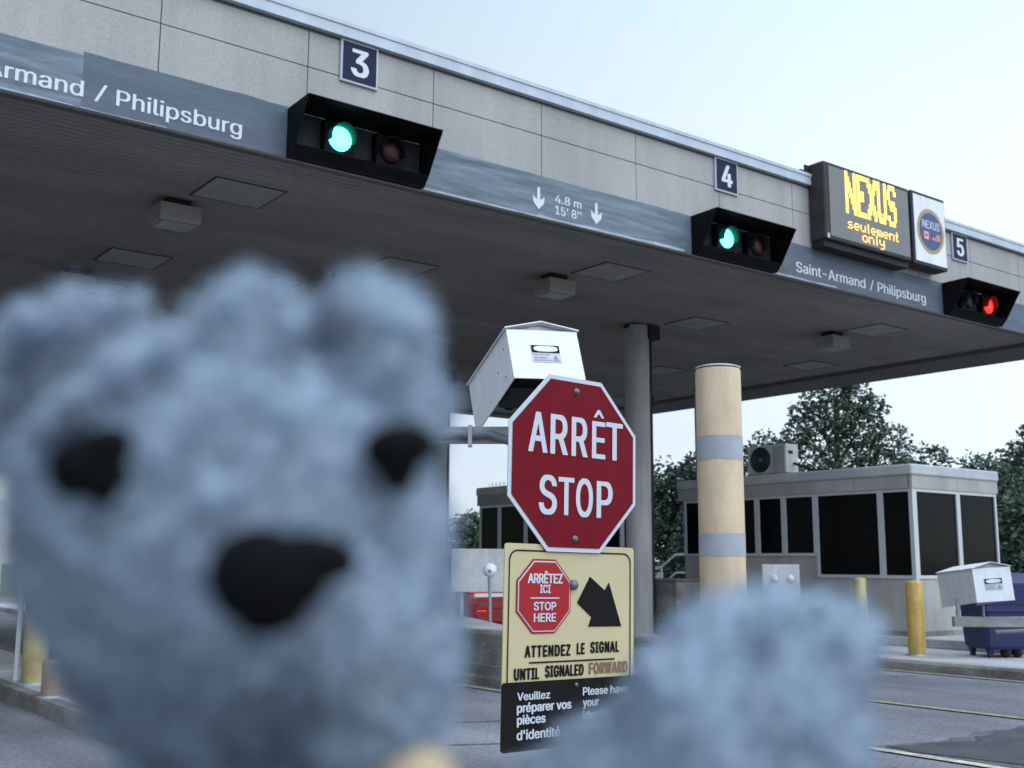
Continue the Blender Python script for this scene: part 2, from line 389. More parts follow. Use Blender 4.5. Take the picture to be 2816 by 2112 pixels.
# soffit planks
mb = MB(); pitch = .098; y = V0+.16; prof = []
while y + pitch < V1-.5:
    prof += [(y, ZB+.03), (y+.012, ZB+.03), (y+.016, ZB+.012), (y+pitch-.004, ZB+.012)]; y += pitch
xa, xb = U0+.1, 18.5
vs = [(xa, a, b) for a, b in prof] + [(xb, a, b) for a, b in prof]; n = len(prof)
mb.add(vs, [(i, i+1, n+i+1, n+i) for i in range(n-1)]).build('soffit', M['soffit'], can)
mb = MB()
mb.box(U0, U1, V0+.063, V0+.16, ZB+.001, ZB+.05).box(U0, U1, V1-.55, V1, ZB-.03, ZB+.05).box(18.5, U1-.002, V0+.161, V1-.551, ZB-.06, ZB+.05)
mb.build('soffit_border', M['soffittrim'], can)
# painted band along the bottom of the fascia
def band(x0, x1, z0, z1, m, y=V0-.004, jag=.012, seed=0):
    n = max(8, int((x1-x0)*10)); top = [(x0+(x1-x0)*i/n, y, z1 + jag*noise.noise((x0*3+i*.35, seed, 0))) for i in range(n+1)]
    vs = [(p[0], y, z0) for p in top] + top
    MB().add(vs + [(p[0], y+.003, p[2]) for p in vs], [(i, i+1, n+2+i, n+1+i) for i in range(n)] + [(n+1+i, n+2+i, 3*n+4+i, 3*n+3+i) for i in range(n)]).build('painted_band', m, can)
band(U0, 2.46, ZB-.002, 5.475, M['bandworn'], seed=1)
band(2.46, 4.36, ZB-.002, 5.505, M['band'], seed=2)
band(5.7, 9.84, ZB-.002, 5.487, M['bandworn'], seed=3)
band(9.84, 15.32, ZB-.002, 5.49, M['band'], seed=5)
band(15.32, U1, ZB-.002, 5.48, M['band'], seed=6)
band(4.36, 5.7, ZB-.002, 5.49, M['band'], seed=7)
# bright chalky streak along the lower edge
for x0, x1, h in ((.3, 2.4, .012), (2.46, 3.2, .01), (5.9, 7.4, .022), (7.4, 9.7, .028), (11.4, 12.7, .02)):
    band(x0, x1, ZB+.0, ZB+h, M['chalk'], y=V0-.0075, jag=.012, seed=x0)
mb = MB(); yb = V0-.0085
for a, b, c, d, e_, f_ in ((1.04, 2.475, 2.565, 2.672, 2.751, 3.905), (11.834, 13.365, 13.47, 13.565, 13.655, 14.858)):
    text(mb, 'Saint-Armand', a, b, 5.095, 5.247, yb, bold=.03)
    text(mb, '/', c, d, 5.088, 5.252, yb, bold=.0)
    text(mb, 'Philipsburg', e_, f_, 5.052, 5.247, yb, bold=.022)
text(mb, '4.8 m', 7.646, 8.035, 5.212, 5.315, yb, bold=.03)
text(mb, "15' 8''", 7.646, 8.035, 5.078, 5.185, yb, bold=.03)
for xc, zt in ((7.41, 5.345), (8.262, 5.335)):
    z0 = zt-.255; a = [(xc-.018, zt), (xc-.022, z0+.11), (xc-.085, z0+.155), (xc-.075, z0+.075), (xc, z0), (xc+.075, z0+.075), (xc+.085, z0+.155), (xc+.022, z0+.11), (xc+.018, zt)]
    mb.add([(p[0], yb, p[1]) for p in a], [(0,1,7,8), (1,2,3,4), (1,4,7), (7,4,5,6)])
mb.build('lettering', M['letterwhite'], can)
# columns with a bracket and a downpipe
def column(x, y, r=.205):
    c = MB().lathe((x, y, 0), [(r+.06,.08),(r+.06,.13),(r,.14),(r,4.98)], 28).build('column', M['column'], can)
    MB().tube([(x+r*.8+.03, y-r*.55, .1), (x+r*.8+.03, y-r*.55, 4.4), (x+r*.8+.03, y-r*.55, 4.98)], .03).build('downpipe', M['darkgrey'], c)
    MB().box(x-r-.02, x+r+.12, y-.05, y+.05, 4.93, 4.985).box(x+.08, x+r+.10, y-r-.03, y-.055, 4.76, 4.98).build('bracket', M['darkgrey'], c)
for x, y in ((12.2, 12.9), (12.05, 18.5), (6.95, 12.9), (6.95, 18.5), (2.95, 18.5), (17.5, 18.5)): column(x, y)
# access hatches flush in the soffit, lamps hanging beside them
def hatch(x0, x1, y0, y1):
    z = ZB+.006
    h = MB().box(x0, x1, y0, y1, z, z+.02).build('access_hatch', M['hatch'], can)
    e = MB().box(x0-.02, x0-.002, y0-.02, y1+.02, z-.006, z+.02).box(x1+.002, x1+.02, y0-.02, y1+.02, z-.001, z+.02).box(x0-.001, x1+.001, y0-.02, y0-.002, z-.004, z+.02).box(x0-.001, x1+.001, y1+.002, y1+.02, z-.001, z+.02)
    e.build('hatch_edge', M['edge'], h)
for x0, y0 in ((4.07, 10.34), (9.29, 10.34), (15.2, 10.42), (4.05, 13.57), (6.95, 11.85), (12.52, 11.88), (17.05, 13.2), (5.93, 13.7), (-1.1, 10.34), (4.1, 15.4), (9.3, 15.4), (15.2, 15.4), (-1.1,13.57)):
    hatch(x0, x0+.74, y0, y0+.68)
lamp0 = None
def lamp(x, y, label):
    global lamp0
    if lamp0 is None:
        r = empty('canopy_light', (x, y, 4.98), label, 'ceiling light', 'box lights under the canopy')
        MB().box(x-.13, x+.13, y-.12, y+.12, 4.93, 5.01).build('mount', M['darkgrey'], r)
        MB().loft([[(x-.21,y-.17,4.74),(x+.21,y-.17,4.74),(x+.21,y+.17,4.74),(x-.21,y+.17,4.74)],[(x-.22,y-.18,4.78),(x+.22,y-.18,4.78),(x+.22,y+.18,4.78),(x-.22,y+.18,4.78)],[(x-.22,y-.18,4.93),(x+.22,y-.18,4.93),(x+.22,y+.18,4.93),(x-.22,y+.18,4.93)]]).build('housing', M['lampbox'], r)
        MB().box(x-.18, x+.18, y-.14, y+.14, 4.73, 4.739).build('diffuser', M['lampglass'], r)
        lamp0 = r; return r
    r = copy_tree(lamp0); r.location = (x, y, 4.98); r['label'] = label; return r
lamp(4.02, 11.35, 'box light under canopy beneath the Philipsburg lettering, nearest of the row')
lamp(9.2, 11.3, 'box light under canopy between the white camera housing and lane 4 signal')
lamp(15.2, 11.35, 'box light under canopy below lane 5 signal, left of the booth tree')
lamp(4.02, 15.0, 'box light under canopy just above the left ear of the bear')
lamp(14.1, 17.2, 'dim box light under canopy just right of the round column')

# ------------------------------------------------------------------ lane signals
def tube_visor(mb, x, z, y0, y1, r):
    n = 28; a0 = R(-18); pts = []
    for k in range(n+1):
        a = a0 + (math.pi-2*a0)*k/n; pts.append((math.cos(a), math.sin(a)))
    vs = []; 
    for rr in (r, r+.006):
        for (c_, s_), in zip(pts):
            cut = .55 + .45*(s_+.8)/1.8
            vs += [(x+rr*c_, y0, z+rr*s_), (x+rr*c_, y0-(y0-y1)*cut, z+rr*s_)]
    m = 2*(n+1); fs = []
    for i in range(n):
        fs += [(2*i, 2*i+1, 2*i+3, 2*i+2), (m+2*i, m+2*i+2, m+2*i+3, m+2*i+1), (2*i+1, m+2*i+1, m+2*i+3, 2*i+3)]
    mb.add(vs, fs, True); return mb
def signal(x0, lit, label):
    w = 1.485; x1 = x0+w; s = empty('lane_signal', (x0+w/2, V0, 5.0), label, 'traffic signal', 'lane signals along the fascia')
    A, B, C_, D, E_ = (V0-.012, 4.985), (V0-.012, 5.482), (V0-.454, 5.487), (V0-.20, 5.075), (V0-.11, 4.975)
    t = .008; mb = MB()
    for a, b in ((x0, x0+t), (x1-t, x1)): mb.prism([A, E_, D, C_, B], 'x', a, b)
    def sheet(p, q, d=t):
        v = Vector((q[0]-p[0], q[1]-p[1])).normalized(); nx = (-v.y*d, v.x*d)
        mb.prism([p, q, (q[0]+nx[0], q[1]+nx[1]), (p[0]+nx[0], p[1]+nx[1])], 'x', x0+t+.001, x1-t-.001)
    sheet((C_[0], C_[1]-t), (B[0], B[1]-t)); sheet(A, E_, -t); sheet((E_[0]+.003, E_[1]+.004), D, -t)
    mb.build('hood', M['black'], s)
    yb = V0-.03
    MB().box(x0+.02, x1-.02, yb, yb+.012, 5.0, 5.46).build('back_plate', M['innergrey'], s)
    for k, off in enumerate((.50, 1.07)):
        on = (k == 0 and lit == 'green') or (k == 1 and lit == 'red')
        m = (M['green'] if k == 0 else M['redlit']) if on else (M['greenoff'] if k == 0 else M['redoff'])
        x = x0+off; z = 5.255
        hs = MB().box(x-.16, x+.16, yb-.10, yb-.001, z-.165, z+.165).build('signal_head', M['black'], s)
        MB().lathe((x, yb-.101, z), [(.122, 0), (.12, -.014), (.10, -.028), (.06, -.038), (.01, -.042)], 32, 'y').build('lens', m, hs)
        tube_visor(MB(), x, z, yb-.1012, yb-.225, .128).build('visor', (M['visor_g'] if k == 0 else M['visor_r']) if on else M['visor_d'], hs)
    return s
def glowing(name, c):  # tint carries the glow of a lit lamp; unlit heads get a dark visor
    m = mat(name, c, .5, spec=.1); t = m.node_tree; p = t.nodes['Principled BSDF']; o = t.nodes['Material Output']
    tr = t.nodes.new('ShaderNodeBsdfTranslucent'); tr.inputs[0].default_value = (*c, 1); mx = t.nodes.new('ShaderNodeMixShader'); mx.inputs[0].default_value = .5
    t.links.new(p.outputs[0], mx.inputs[1]); t.links.new(tr.outputs[0], mx.inputs[2]); t.links.new(mx.outputs[0], o.inputs[0]); return m
M['visor_g'] = glowing('translucent visor tinted by green lamp', (.03, .22, .16))
M['visor_r'] = glowing('translucent visor tinted by red lamp', (.30, .02, .02))
M['visor_d'] = mat('dark visor', (.010, .009, .009), .6, spec=.1)
signal(4.354, 'green', 'large lane signal box with bright green lamp below number 3')
signal(9.827, 'green', 'lane signal box with green lamp below number 4')
signal(15.31, 'red', 'lane signal box with red lamp lit below number 5')

# ------------------------------------------------------------------ lane number plates
for d, x0, lab in (('3', 4.893, 'navy plate with white number 3 above the first green signal'), ('4', 10.27, 'navy plate with white number 4 above the second green signal'), ('5', 15.635, 'navy plate with white number 5 right of the round emblem board')):
    w, z0, z1 = .425, 5.915, 6.362; y = V0-.03
    s = empty('number_plate', (x0+w/2, V0, z0), lab, 'sign', 'lane number plates')
    MB().bbox(x0, x0+w, y, V0-.001, z0, z1, .006).build('border', M['coping'], s)
    MB().box(x0+.022, x0+w-.022, y-.003, y-.0005, z0+.022, z1-.022).build('plate', M['navy'], s)
    text(MB(), d, x0+.11, x0+w-.11, z0+.075, z1-.075, y-.006, bold=.055).build('numeral', M['letterwhite'], s)

# ------------------------------------------------------------------ message board and emblem board
F5 = {'s': '01110 10000 01110 00001 11110', 'e': '01110 10001 11111 10000 01110', 'u': '10001 10001 10001 10011 01101', 'm': '11010 10101 10101 10101 10101',
      'n': '11110 10001 10001 10001 10001', 'o': '01110 10001 10001 10001 01110'}
F7 = {'l': '010 010 010 010 010 010 010', 't': '010 010 111 010 010 010 011'}
def cells(word):
    out_ = []; cx_ = 0
    for ch in word:
        if ch in F5: rows = F5[ch].split(); h0 = 4
        elif ch in F7: rows = F7[ch].split(); h0 = 6
        elif ch == 'y': rows = '10001 10001 10001 01111 00001 00001 01110'.split(); h0 = 4
        for r_, row in enumerate(rows):
            for c_, b in enumerate(row):
                if b == '1': out_.append((cx_+c_, h0-r_))
        cx_ += len(rows[0])+1
    return out_, cx_-1
NX = {'N': ['11000011','11100011','11110011','11111011','11011111','11001111','11000111','11000011'],
      'E': ['1111111','1100000','1100000','1111100','1111100','1100000','1100000','1111111'],
      'X': ['1100011','1110111','0111110','0011100','0011100','0111110','1110111','1100011'],
      'U': ['1100011']*6 + ['1110111','0111110'],
      'S': ['0111110','1100011','1100000','0111110','0011111','0000011','1100011','0111110']}
bd = empty('message_board', (13.22, V0, 5.56), 'grey electronic board with amber NEXUS message on the fascia', 'sign')
bx0, bx1, by, bz0, bz1 = 12.15, 14.12, 9.10, 5.565, 6.66
MB().bbox(bx0, bx1, by, V0-.02, bz0, bz1, .015).build('cabinet', M['ledcase'], bd)
MB().box(bx0+.10, bx1-.03, by-.006, by-.001, bz0+.05, bz1-.05).build('display_face', M['ledface'], bd)
MB().box(bx0+.02, bx1, by+.06, V0-.03, bz0-.09, bz0-.002).box(bx0-.10, bx0-.001, V0-.06, V0-.03, bz1-.14, bz1-.02).box(bx0-.2, bx0-.101, V0-.05, V0-.03, 6.53, 6.56).build('bracket', M['darkgrey'], bd)
mb = MB(); yl = by-.011
def dot(x, z, rx, rz):
    mb.add([(x-rx, yl, z-rz), (x+rx, yl, z-rz), (x+rx, yl, z+rz), (x-rx, yl, z+rz), (x-rx, yl+.004, z-rz), (x+rx, yl+.004, z-rz), (x+rx, yl+.004, z+rz), (x-rx, yl+.004, z+rz)],
           [(0,1,2,3), (0,4,5,1), (1,5,6,2), (2,6,7,3), (3,7,4,0)])
xx = 12.60; 
for ch in 'NEXUS':
    rows = NX[ch]; w = len(rows[0]); pw = .0305; ph = .0770
    for r_ in range(32):
        row = rows[r_//4]
        for c_, b in enumerate(row):
            if b == '1': dot(xx+(c_+.5)*pw, 6.615-(r_+.5)*ph/4, pw*.47, ph/4*.38)
    xx += w*pw + .022
for word, x0, x1, z0, dz in (('seulement', 12.625, 13.80, 5.800, .0205), ('only', 12.945, 13.46, 5.660, .0205)):
    cs, n = cells(word); pw = (x1-x0)/n
    for c_, r_ in cs: dot(x0+(c_+.5)*pw, z0+r_*dz, pw*.46, dz*.33)
mb.build('amber_lettering', M['led'], bd)
MB().box(bx0+.03, bx0+.075, by-.004, by-.001, bz0+.01, bz0+.075).build('inspection_tag', M['signwhite'], bd)
eb = empty('emblem_board', (14.65, V0, 5.56), 'narrow white board with round blue and gold NEXUS emblem', 'sign')
ex0, ex1 = 14.20, 15.07
MB().bbox(ex0, ex1, by+.01, V0-.02, bz0, bz1+.02, .012).build('cabinet', M['ledcase'], eb)
MB().box(ex0+.045, ex1-.03, by+.002, by+.009, bz0+.05, bz1-.03).build('face', M['whitepaint'], eb)
ec, ez = 14.65, 6.112
MB().lathe((ec, by+.0015, ez), [(.345,0),(.345,-.003)], 48, 'y').build('gold_ring', M['gold'], eb)
em = MB().lathe((ec, by-.002, ez), [(.285,0),(.285,-.003)], 48, 'y').build('emblem', M['emblemblue'], eb)
text(MB(), 'NEXUS', ec-.225, ec+.22, ez+.03, ez+.16, by-.0085, bold=.04).build('lettering', M['signwhite'], em)
MB().box(ec-.235, ec-.015, by-.0075, by-.0052, ez-.135, ez-.02).build('flag_field', M['signwhite'], em)
MB().box(ec-.235, ec-.18, by-.0105, by-.008, ez-.135, ez-.02).box(ec-.07, ec-.015, by-.0105, by-.008, ez-.135, ez-.02).add([(ec-.125+dx, by-.0095, ez-.078+dz) for dx, dz in ((0,.045),(.012,.018),(.04,.02),(.022,-.012),(.004,-.02),(0,-.045),(-.004,-.02),(-.022,-.012),(-.04,.02),(-.012,.018))], [tuple(range(10))[::-1]]).build('maple_flag_red', M['flagred'], em)
MB().box(ec+.025, ec+.235, by-.0075, by-.0052, ez-.135, ez-.02).build('flag_field', M['signwhite'], em)
mb = MB()
for k in range(4): mb.box(ec+.025, ec+.235, by-.0105, by-.008, ez-.131+.0315*k, ez-.117+.0315*k)
mb.build('flag_stripe', M['flagred'], em)
MB().box(ec+.025, ec+.115, by-.0135, by-.011, ez-.075, ez-.02).build('flag_canton', M['flagblue'], em)

# ------------------------------------------------------------------ stop sign stack on its post
sc_ = Vector((2.48206, 2.93769, 1.53750)); a_, b_, t_ = .05670057, .00550791, -.01692502
ex = Vector((math.cos(a_), math.sin(a_), 0)); nn = Vector((math.sin(a_), -math.cos(a_), 0)); ez_ = Vector((0,0,1))*math.cos(b_) + nn*math.sin(b_)
e1 = ex*math.cos(t_) + ez_*math.sin(t_); e2 = ez_*math.cos(t_) - ex*math.sin(t_); ey_ = e2.cross(e1)
SR = Matrix(((e1.x, ey_.x, e2.x), (e1.y, ey_.y, e2.y), (e1.z, ey_.z, e2.z)))
post = empty('sign_post', sc_ + ey_*.05 - Vector((0,0,sc_.z)), 'galvanised square post carrying the stop sign stack', 'post')
px, py = (sc_+ey_*.05).x, (sc_+ey_*.05).y
MB().bbox(px-.025, px+.025, py-.022, py+.025, 0, 1.80, .004).build('tube', M['galv'], post)
MB().box(px-.09, px+.09, py-.09, py+.09, 0.0045, .02).build('base_plate', M['galv'], post)
def octo(r): 
    k = r*math.tan(math.pi/8); return [(-k,r),(-r,k),(-r,-k),(-k,-r),(k,-r),(r,-k),(r,k),(k,r)]
def rrect(x0, x1, z0, z1, r, n=5):
    p = []
    for cx_, cz_, a0 in ((x1-r, z1-r, 0), (x0+r, z1-r, 90), (x0+r, z0+r, 180), (x1-r, z0+r, 270)):
        for k in range(n+1): a = R(a0+90*k/n); p.append((cx_+r*math.cos(a), cz_+r*math.sin(a)))
    return p
st = empty('stop_sign', sc_, 'red octagonal ARRET STOP sign with white edge, top of the stack', 'sign', None, SR)
MB().prism(octo(.300), 'y', 0, .004).build('plate', M['signwhite'], st, False)
MB().prism(octo(.285), 'y', -.0025, -.0005).build('red_field', M['stopred'], st, False)
mb = MB()
for ch, x0, x1, z0, z1 in (('A',-.219,-.132,.026,.165),('R',-.120,-.038,.026,.165),('R',-.022,.056,.026,.165),('E',.076,.142,.026,.160),('T',.146,.230,.026,.163)):
    text(mb, ch, x0, x1, z0, z1, -.0045, bold=.034, rows=90)
mb.add([(x, -.0045, z) for x, z in ((.083,.172),(.096,.172),(.109,.187),(.122,.172),(.135,.172),(.115,.200),(.103,.200))], [(0,1,2,6),(6,2,5),(2,3,4,5)])
for ch, x0, x1, z0, z1 in (('S',-.168,-.086,-.180,-.044),('T',-.080,-.006,-.178,-.047),('O',.002,.083,-.181,-.045),('P',.101,.180,-.180,-.049)):
    text(mb, ch, x0, x1, z0, z1, -.0045, bold=.034, rows=90)
mb.build('lettering', M['signwhite'], st, False)
for z in (.253, -.255):
    MB().lathe((0, -.0027, z), [(.012,0),(.012,-.003),(.008,-.004),(.008,-.009),(.002,-.0095)], 14, 'y').build('bolt', M['bolt'], st, False)
ys = empty('instruction_sign', sc_ + e2*-.58 + ey_*.009, 'pale yellow sign telling drivers to wait for the signal, under the stop sign', 'sign', None, SR)
def Z(z): return z+.58
MB().prism(rrect(-.299, .302, Z(-.88), Z(-.277), .012), 'y', 0, .004).build('plate', M['signyellow'], ys, False)
ob_ = rrect(-.282, .285, Z(-.90), Z(-.297), .035); ib = rrect(-.277, .280, Z(-.895), Z(-.302), .031); n = len(ob_)
MB().add([(p[0], -.002, p[1]) for p in ob_]+[(p[0], -.002, p[1]) for p in ib], [(i, (i+1) % n, n+(i+1) % n, n+i) for i in range(n)]).build('border_line', M['signblack'], ys, False)
def octr(cx_, cz_, r): return [(cx_+p[0], cz_+p[1]) for p in octo(r)]
oc = (-.128, Z(-.447))
MB().prism(octr(*oc, .121), 'y', -.0025, -.0004).build('small_octagon', M['brightred'], ys, False)
MB().prism(octr(*oc, .115), 'y', -.0045, -.0028).build('octagon_edge', M['signwhite'], ys, False)
MB().prism(octr(*oc, .1105), 'y', -.0065, -.0048).build('octagon_field', M['brightred'], ys, False)
mb = MB(); yy = -.0085
text(mb, 'ARRÊTEZ', oc[0]-.078, oc[0]+.078, oc[1]+.042, oc[1]+.083, yy, bold=.05)
text(mb, 'ICI', oc[0]-.024, oc[0]+.024, oc[1]+.010, oc[1]+.038, yy, bold=.05)
mb.box(oc[0]-.064, oc[0]+.064, yy, yy+.001, oc[1]-.008, oc[1]-.004)
text(mb, 'STOP', oc[0]-.050, oc[0]+.050, oc[1]-.046, oc[1]-.018, yy, bold=.05)
text(mb, 'HERE', oc[0]-.049, oc[0]+.050, oc[1]-.083, oc[1]-.055, yy, bold=.05)
mb.build('octagon_lettering', M['signwhite'], ys, False)
ar = [(.084,-.381),(.024,-.469),(.092,-.517),(.078,-.549),(.238,-.550),(.176,-.400),(.156,-.427)]
MB().prism([(p[0], Z(p[1])) for p in ar], 'y', -.0025, -.0004).build('arrow', M['signblack'], ys, False)
mb = MB()
for wd, x0, x1, z0, z1 in (('ATTENDEZ',-.208,-.004,-.643,-.605),('LE',.024,.062,-.640,-.602),('SIGNAL',.088,.228,-.638,-.599)):
    text(mb, wd, x0, x1, Z(z0), Z(z1), -.0025, bold=.07, spacing=1.2)
for wd, x0, x1, z0, z1 in (('UNTIL',-.252,-.142,-.714,-.676),('SIGNALED',-.118,.058,-.710,-.671)):
    text(mb, wd, x0, x1, Z(z0), Z(z1), -.0025, bold=.07, spacing=1.15)
mb.box(-.187, .205, -.0025, -.0004, Z(-.6625), Z(-.6575))
mb.build('lettering', M['signblack'], ys, False)
text(MB(), 'FORWARD', .082, .270, Z(-.708), Z(-.668), -.0025, bold=.07, spacing=1.15).build('glare_lettering', M['glareink'], ys, False)  # letters coloured for the orange reflection lying over them
MB().lathe((.002, -.0004, Z(-.409)), [(.017,0),(.017,-.012),(.012,-.018),(.002,-.02)], 14, 'y').build('bolt', M['bolt'], ys, False)
bs = empty('notice_sign', sc_ + e2*-.825 - ey_*.004, 'black notice asking drivers to prepare identification, bottom of the stack', 'sign', None, SR)
MB().prism(rrect(-.309, .315, -.107, .107, .012), 'y', 0, .004).build('plate', M['signblack'], bs, False)
mb = MB()
for wd, x0, x1, z0, z1 in (('Veuillez',-.248,-.106,.050,.076),('préparer vos',-.248,-.010,.005,.043),('pièces',-.247,-.124,-.032,.006),("d'identité",-.247,-.060,-.072,-.040),
                           ('Please have',.042,.258,.051,.078),('your',.042,.118,.008,.036),('identification',.042,.272,-.026,.003),('ready',.042,.150,-.070,-.036)):
    text(mb, wd, x0, x1, z0, z1, -.0025, bold=.05)
mb.build('lettering', M['signwhite'], bs, False)
MB().lathe((.012, -.0005, .088), [(.007,0),(.007,-.004),(.002,-.006)], 12, 'y').build('bolt', M['bolt'], bs, False)

# ------------------------------------------------------------------ hooded camera housings on arms
def housing(o, hd, ti, roll, w, h, L, hb, label):
    x = Vector((math.cos(hd), -math.sin(hd), 0)); y0 = Vector((math.sin(hd), math.cos(hd), 0)); z0 = Vector((0,0,1))
    y = y0*math.cos(ti) - z0*math.sin(ti); z = z0*math.cos(ti) + y0*math.sin(ti)
    x, z = x*math.cos(roll)+z*math.sin(roll), z*math.cos(roll)-x*math.sin(roll)
    rm = Matrix(((x.x, y.x, z.x), (x.y, y.y, z.y), (x.z, y.z, z.z)))
    e = empty('camera_housing', o, label, 'camera housing', 'white hooded camera housings', rm)
    t = .006; mb = MB()
    mb.box(t, w-t, 0, t, -h, 0)                                     # front plate
    for xa, xb in ((0, t), (w-t, w)):                               # side plates
        mb.prism([(0, 0), (0, -h), (L, -hb), (L, 0)], 'x', xa, xb)
    mb.build('shell', M['whitepaint'], e, False)
    rf = MB(); rg = .052; ov = .012
    for sgn in (0, 1):
        xa = -ov if sgn == 0 else w+ov; xm = w/2
        v = [(xa, -ov, .002), (xm, -ov, rg), (xm, L+ov, rg), (xa, L+ov, .002)]
        rf.add(v + [(p[0], p[1], p[2]+.006) for p in v], [(0,1,2,3), (7,6,5,4), (0,4,5,1), (2,6,7,3), (3,7,4,0)])
    rf.build('roof', M['whitepaint'], e, False)
    MB().prism([(.004, 0.0), (w/2, rg-.004), (w-.004, 0.0)], 'y', .03, .034).build('gable', M['whitedirty'], e, False)
    # warning label: frame with a white oval above small print
    lx, lz = w*.50, -h*.40
    fr = [(lx-.085, lz-.022), (lx+.085, lz-.022), (lx+.085, lz+.024), (lx-.085, lz+.024)]
    lb = MB().box(lx-.088, lx+.088, -.003, -.0005, lz-.083, lz+.028).build('warning_label', M['signwhite'], e, False)
    MB().prism(fr, 'y', -.0055, -.0035).build('label_frame', M['signblack'], lb, False)
    MB().prism([(lx+.074*math.copysign(abs(math.cos(a))**.75, math.cos(a)), lz+.001+.018*math.copysign(abs(math.sin(a))**.75, math.sin(a))) for a in [2*math.pi*k/28 for k in range(28)]], 'y', -.008, -.006).build('label_oval', M['whitepaint'], lb, False)
    pm = MB()
    text(pm, 'HIGH VOLTAGE', lx-.078, lx+.02, lz-.040, lz-.030, -.0045, bold=.02)
    text(pm, 'AVERTISSEMENT', lx-.078, lx+.005, lz-.060, lz-.050, -.0045, bold=.02)
    text(pm, 'PRESENCE DE HAUTE TENSION', lx-.078, lx+.08, lz-.076, lz-.066, -.0045, bold=.02)
    pm.prism([(lx+.04, lz-.062), (lx+.07, lz-.062), (lx+.055, lz-.036)], 'y', -.0045, -.0032)
    pm.build('label_print', M['bolt'], lb, False)
    for (yy_, zz_) in ((L*.12, -h*.28), (L*.30, -h*.55), (L*.55, -hb*.8), (L*.16, -h*.8)):
        MB().lathe((-.0005, yy_, zz_), [(.006,0),(.006,-.002),(.002,-.003)], 8, 'x').build('screw', M['bolt'], e, False)
    # camera and cradle inside the open underside
    c = MB().box(w*.3, w*.7, L*.25, L*.85, -h*.66, -h*.30).build('camera', M['darkgrey'], e, False)
    MB().lathe((w*.5, L*.851, -h*.48), [(.05,0),(.05,.05),(.042,.052)], 20, 'y').build('lens', M['black'], c, False)
    MB().box(t, w-t, L*.35, L*.42, -h*.80, -h*.72).box(t, w-t, t+.001, t+.004, -h*.98, -.01).box(t, t+.004, t+.005, L*.98, -h*.98, -.01).box(w-t-.004, w-t, t+.005, L*.98, -h*.98, -.01).build('cradle', M['darkgrey'], e, False)
    return e
def P3(a, b, t): return tuple(a[i]+(b[i]-a[i])*t for i in range(3))
def arm(a, b, foot, label, clamp_t):
    """horizontal box beam from a to b with its post standing at foot and a flexible conduit"""
    e = empty('camera_stand', foot, label, 'camera arm', 'steel stands carrying the camera housings')
    A, B = Vector(a), Vector(b); d = (B-A).normalized(); s = Vector((-d.y, d.x, 0)); up = Vector((0,0,1))
    hh, ww = .048, .035
    def ring(p): return [tuple(p + s*ww*i + up*hh*j) for i, j in ((-1,-1),(1,-1),(1,1),(-1,1))]
    MB().loft([ring(A), ring(B)]).build('beam', M['steelbeam'], e)
    F = Vector(foot); mb = MB().tube([F, F+Vector((0,0,A.z+.12))], .055, 16); mb.build('pole', M['steelbeam'], e)
    MB().lathe(foot, [(.13,0),(.13,.015),(.06,.02),(.06,.03)], 20).build('base_flange', M['steelbeam'], e)
    f = -s if (-s).dot(-F) > s.dot(-F) else s
    c = [A+f*.062-up*.004, A+(B-A)*clamp_t+f*.062-up*.004, A+(B-A)*(clamp_t+.07)+f*.062, A+(B-A)*(clamp_t+.16)+f*.06-up*.045, A+(B-A)*(clamp_t+.26)+f*.05-up*.085, A+(B-A)*(clamp_t+.42)+f*.04-up*.10]
    c = [c[0], c[1]] + [c[1].lerp(c[2], .5), c[2], c[3], c[4], c[5]]
    MB().tube(c, .026, 12).build('conduit', M['conduit'], e)
    q = A+(B-A)*clamp_t; mb = MB()
    mb.loft([[tuple(q + d*t_ + f*i + up*j) for i, j in ((.03,-.075),(.096,-.075),(.096,.05),(.03,.05))] for t_ in (-.012, .012)]).build('clamp', M['galv'], e)
    # mount: bent rod cradle standing on the beam end under the housing
    E2 = B
    MB().tube([E2-d*.30+up*.05, E2-d*.30+up*.16], .012, 8).build('mount', M['galv'], e)
    MB().tube([E2-d*.05+up*.05, E2-d*.05+up*.22], .02, 8).build('mount', M['galv'], e)
    return e
h1 = housing((3.681, 4.953, 2.506), R(16.2), R(18.9), R(2.27), .436, .311, .688, .337, 'white hooded camera housing high above the stop sign')
arm((3.10, 5.90, 1.945), (4.32, 4.985, 1.95), (3.10, 5.90, .12), 'high steel arm with grey conduit behind the stop sign', .54)
h2 = housing((10.049, 6.01, 1.164), R(34.8), R(3.5), R(3.85), .37, .318, .822, .347, 'low white hooded camera housing in front of the blue bin')
arm((11.75, 5.00, .66), (10.05, 6.24, .66), (11.95, 4.85, .11), 'low steel arm in front of the blue bin', .40)

# ------------------------------------------------------------------ posts, bollards, panels, marker
tp = empty('guard_post', (7.54, 6.90, .10), 'tall pale yellow post with two grey reflective bands', 'post')
x, y = 7.54, 6.90
MB().lathe((x, y, 0), [(.204,.10),(.204,2.93),(.196,2.952),(.17,2.962),(.02,2.966)], 40).build('sleeve', M['postyellow'], tp)
MB().lathe((x, y, 0), [(.2035,2.9635),(.205,2.972),(.16,2.985),(.02,2.99)], 40).build('cap', M['whitedirty'], tp)
for z0, z1 in ((2.12, 2.335), (1.27, 1.468)):
    n = 40; rings = []
    for zz in (z0, z1):
        rings.append([(x+.2065*math.cos(2*math.pi*k/n), y+.2065*math.sin(2*math.pi*k/n), zz+.008*noise.noise((math.cos(2*math.pi*k/n)*2.5, math.sin(2*math.pi*k/n)*2.5, zz*5))) for k in range(n)])
    MB().loft(rings, cap=False, smooth=True).build('reflective_band', M['postband'], tp)
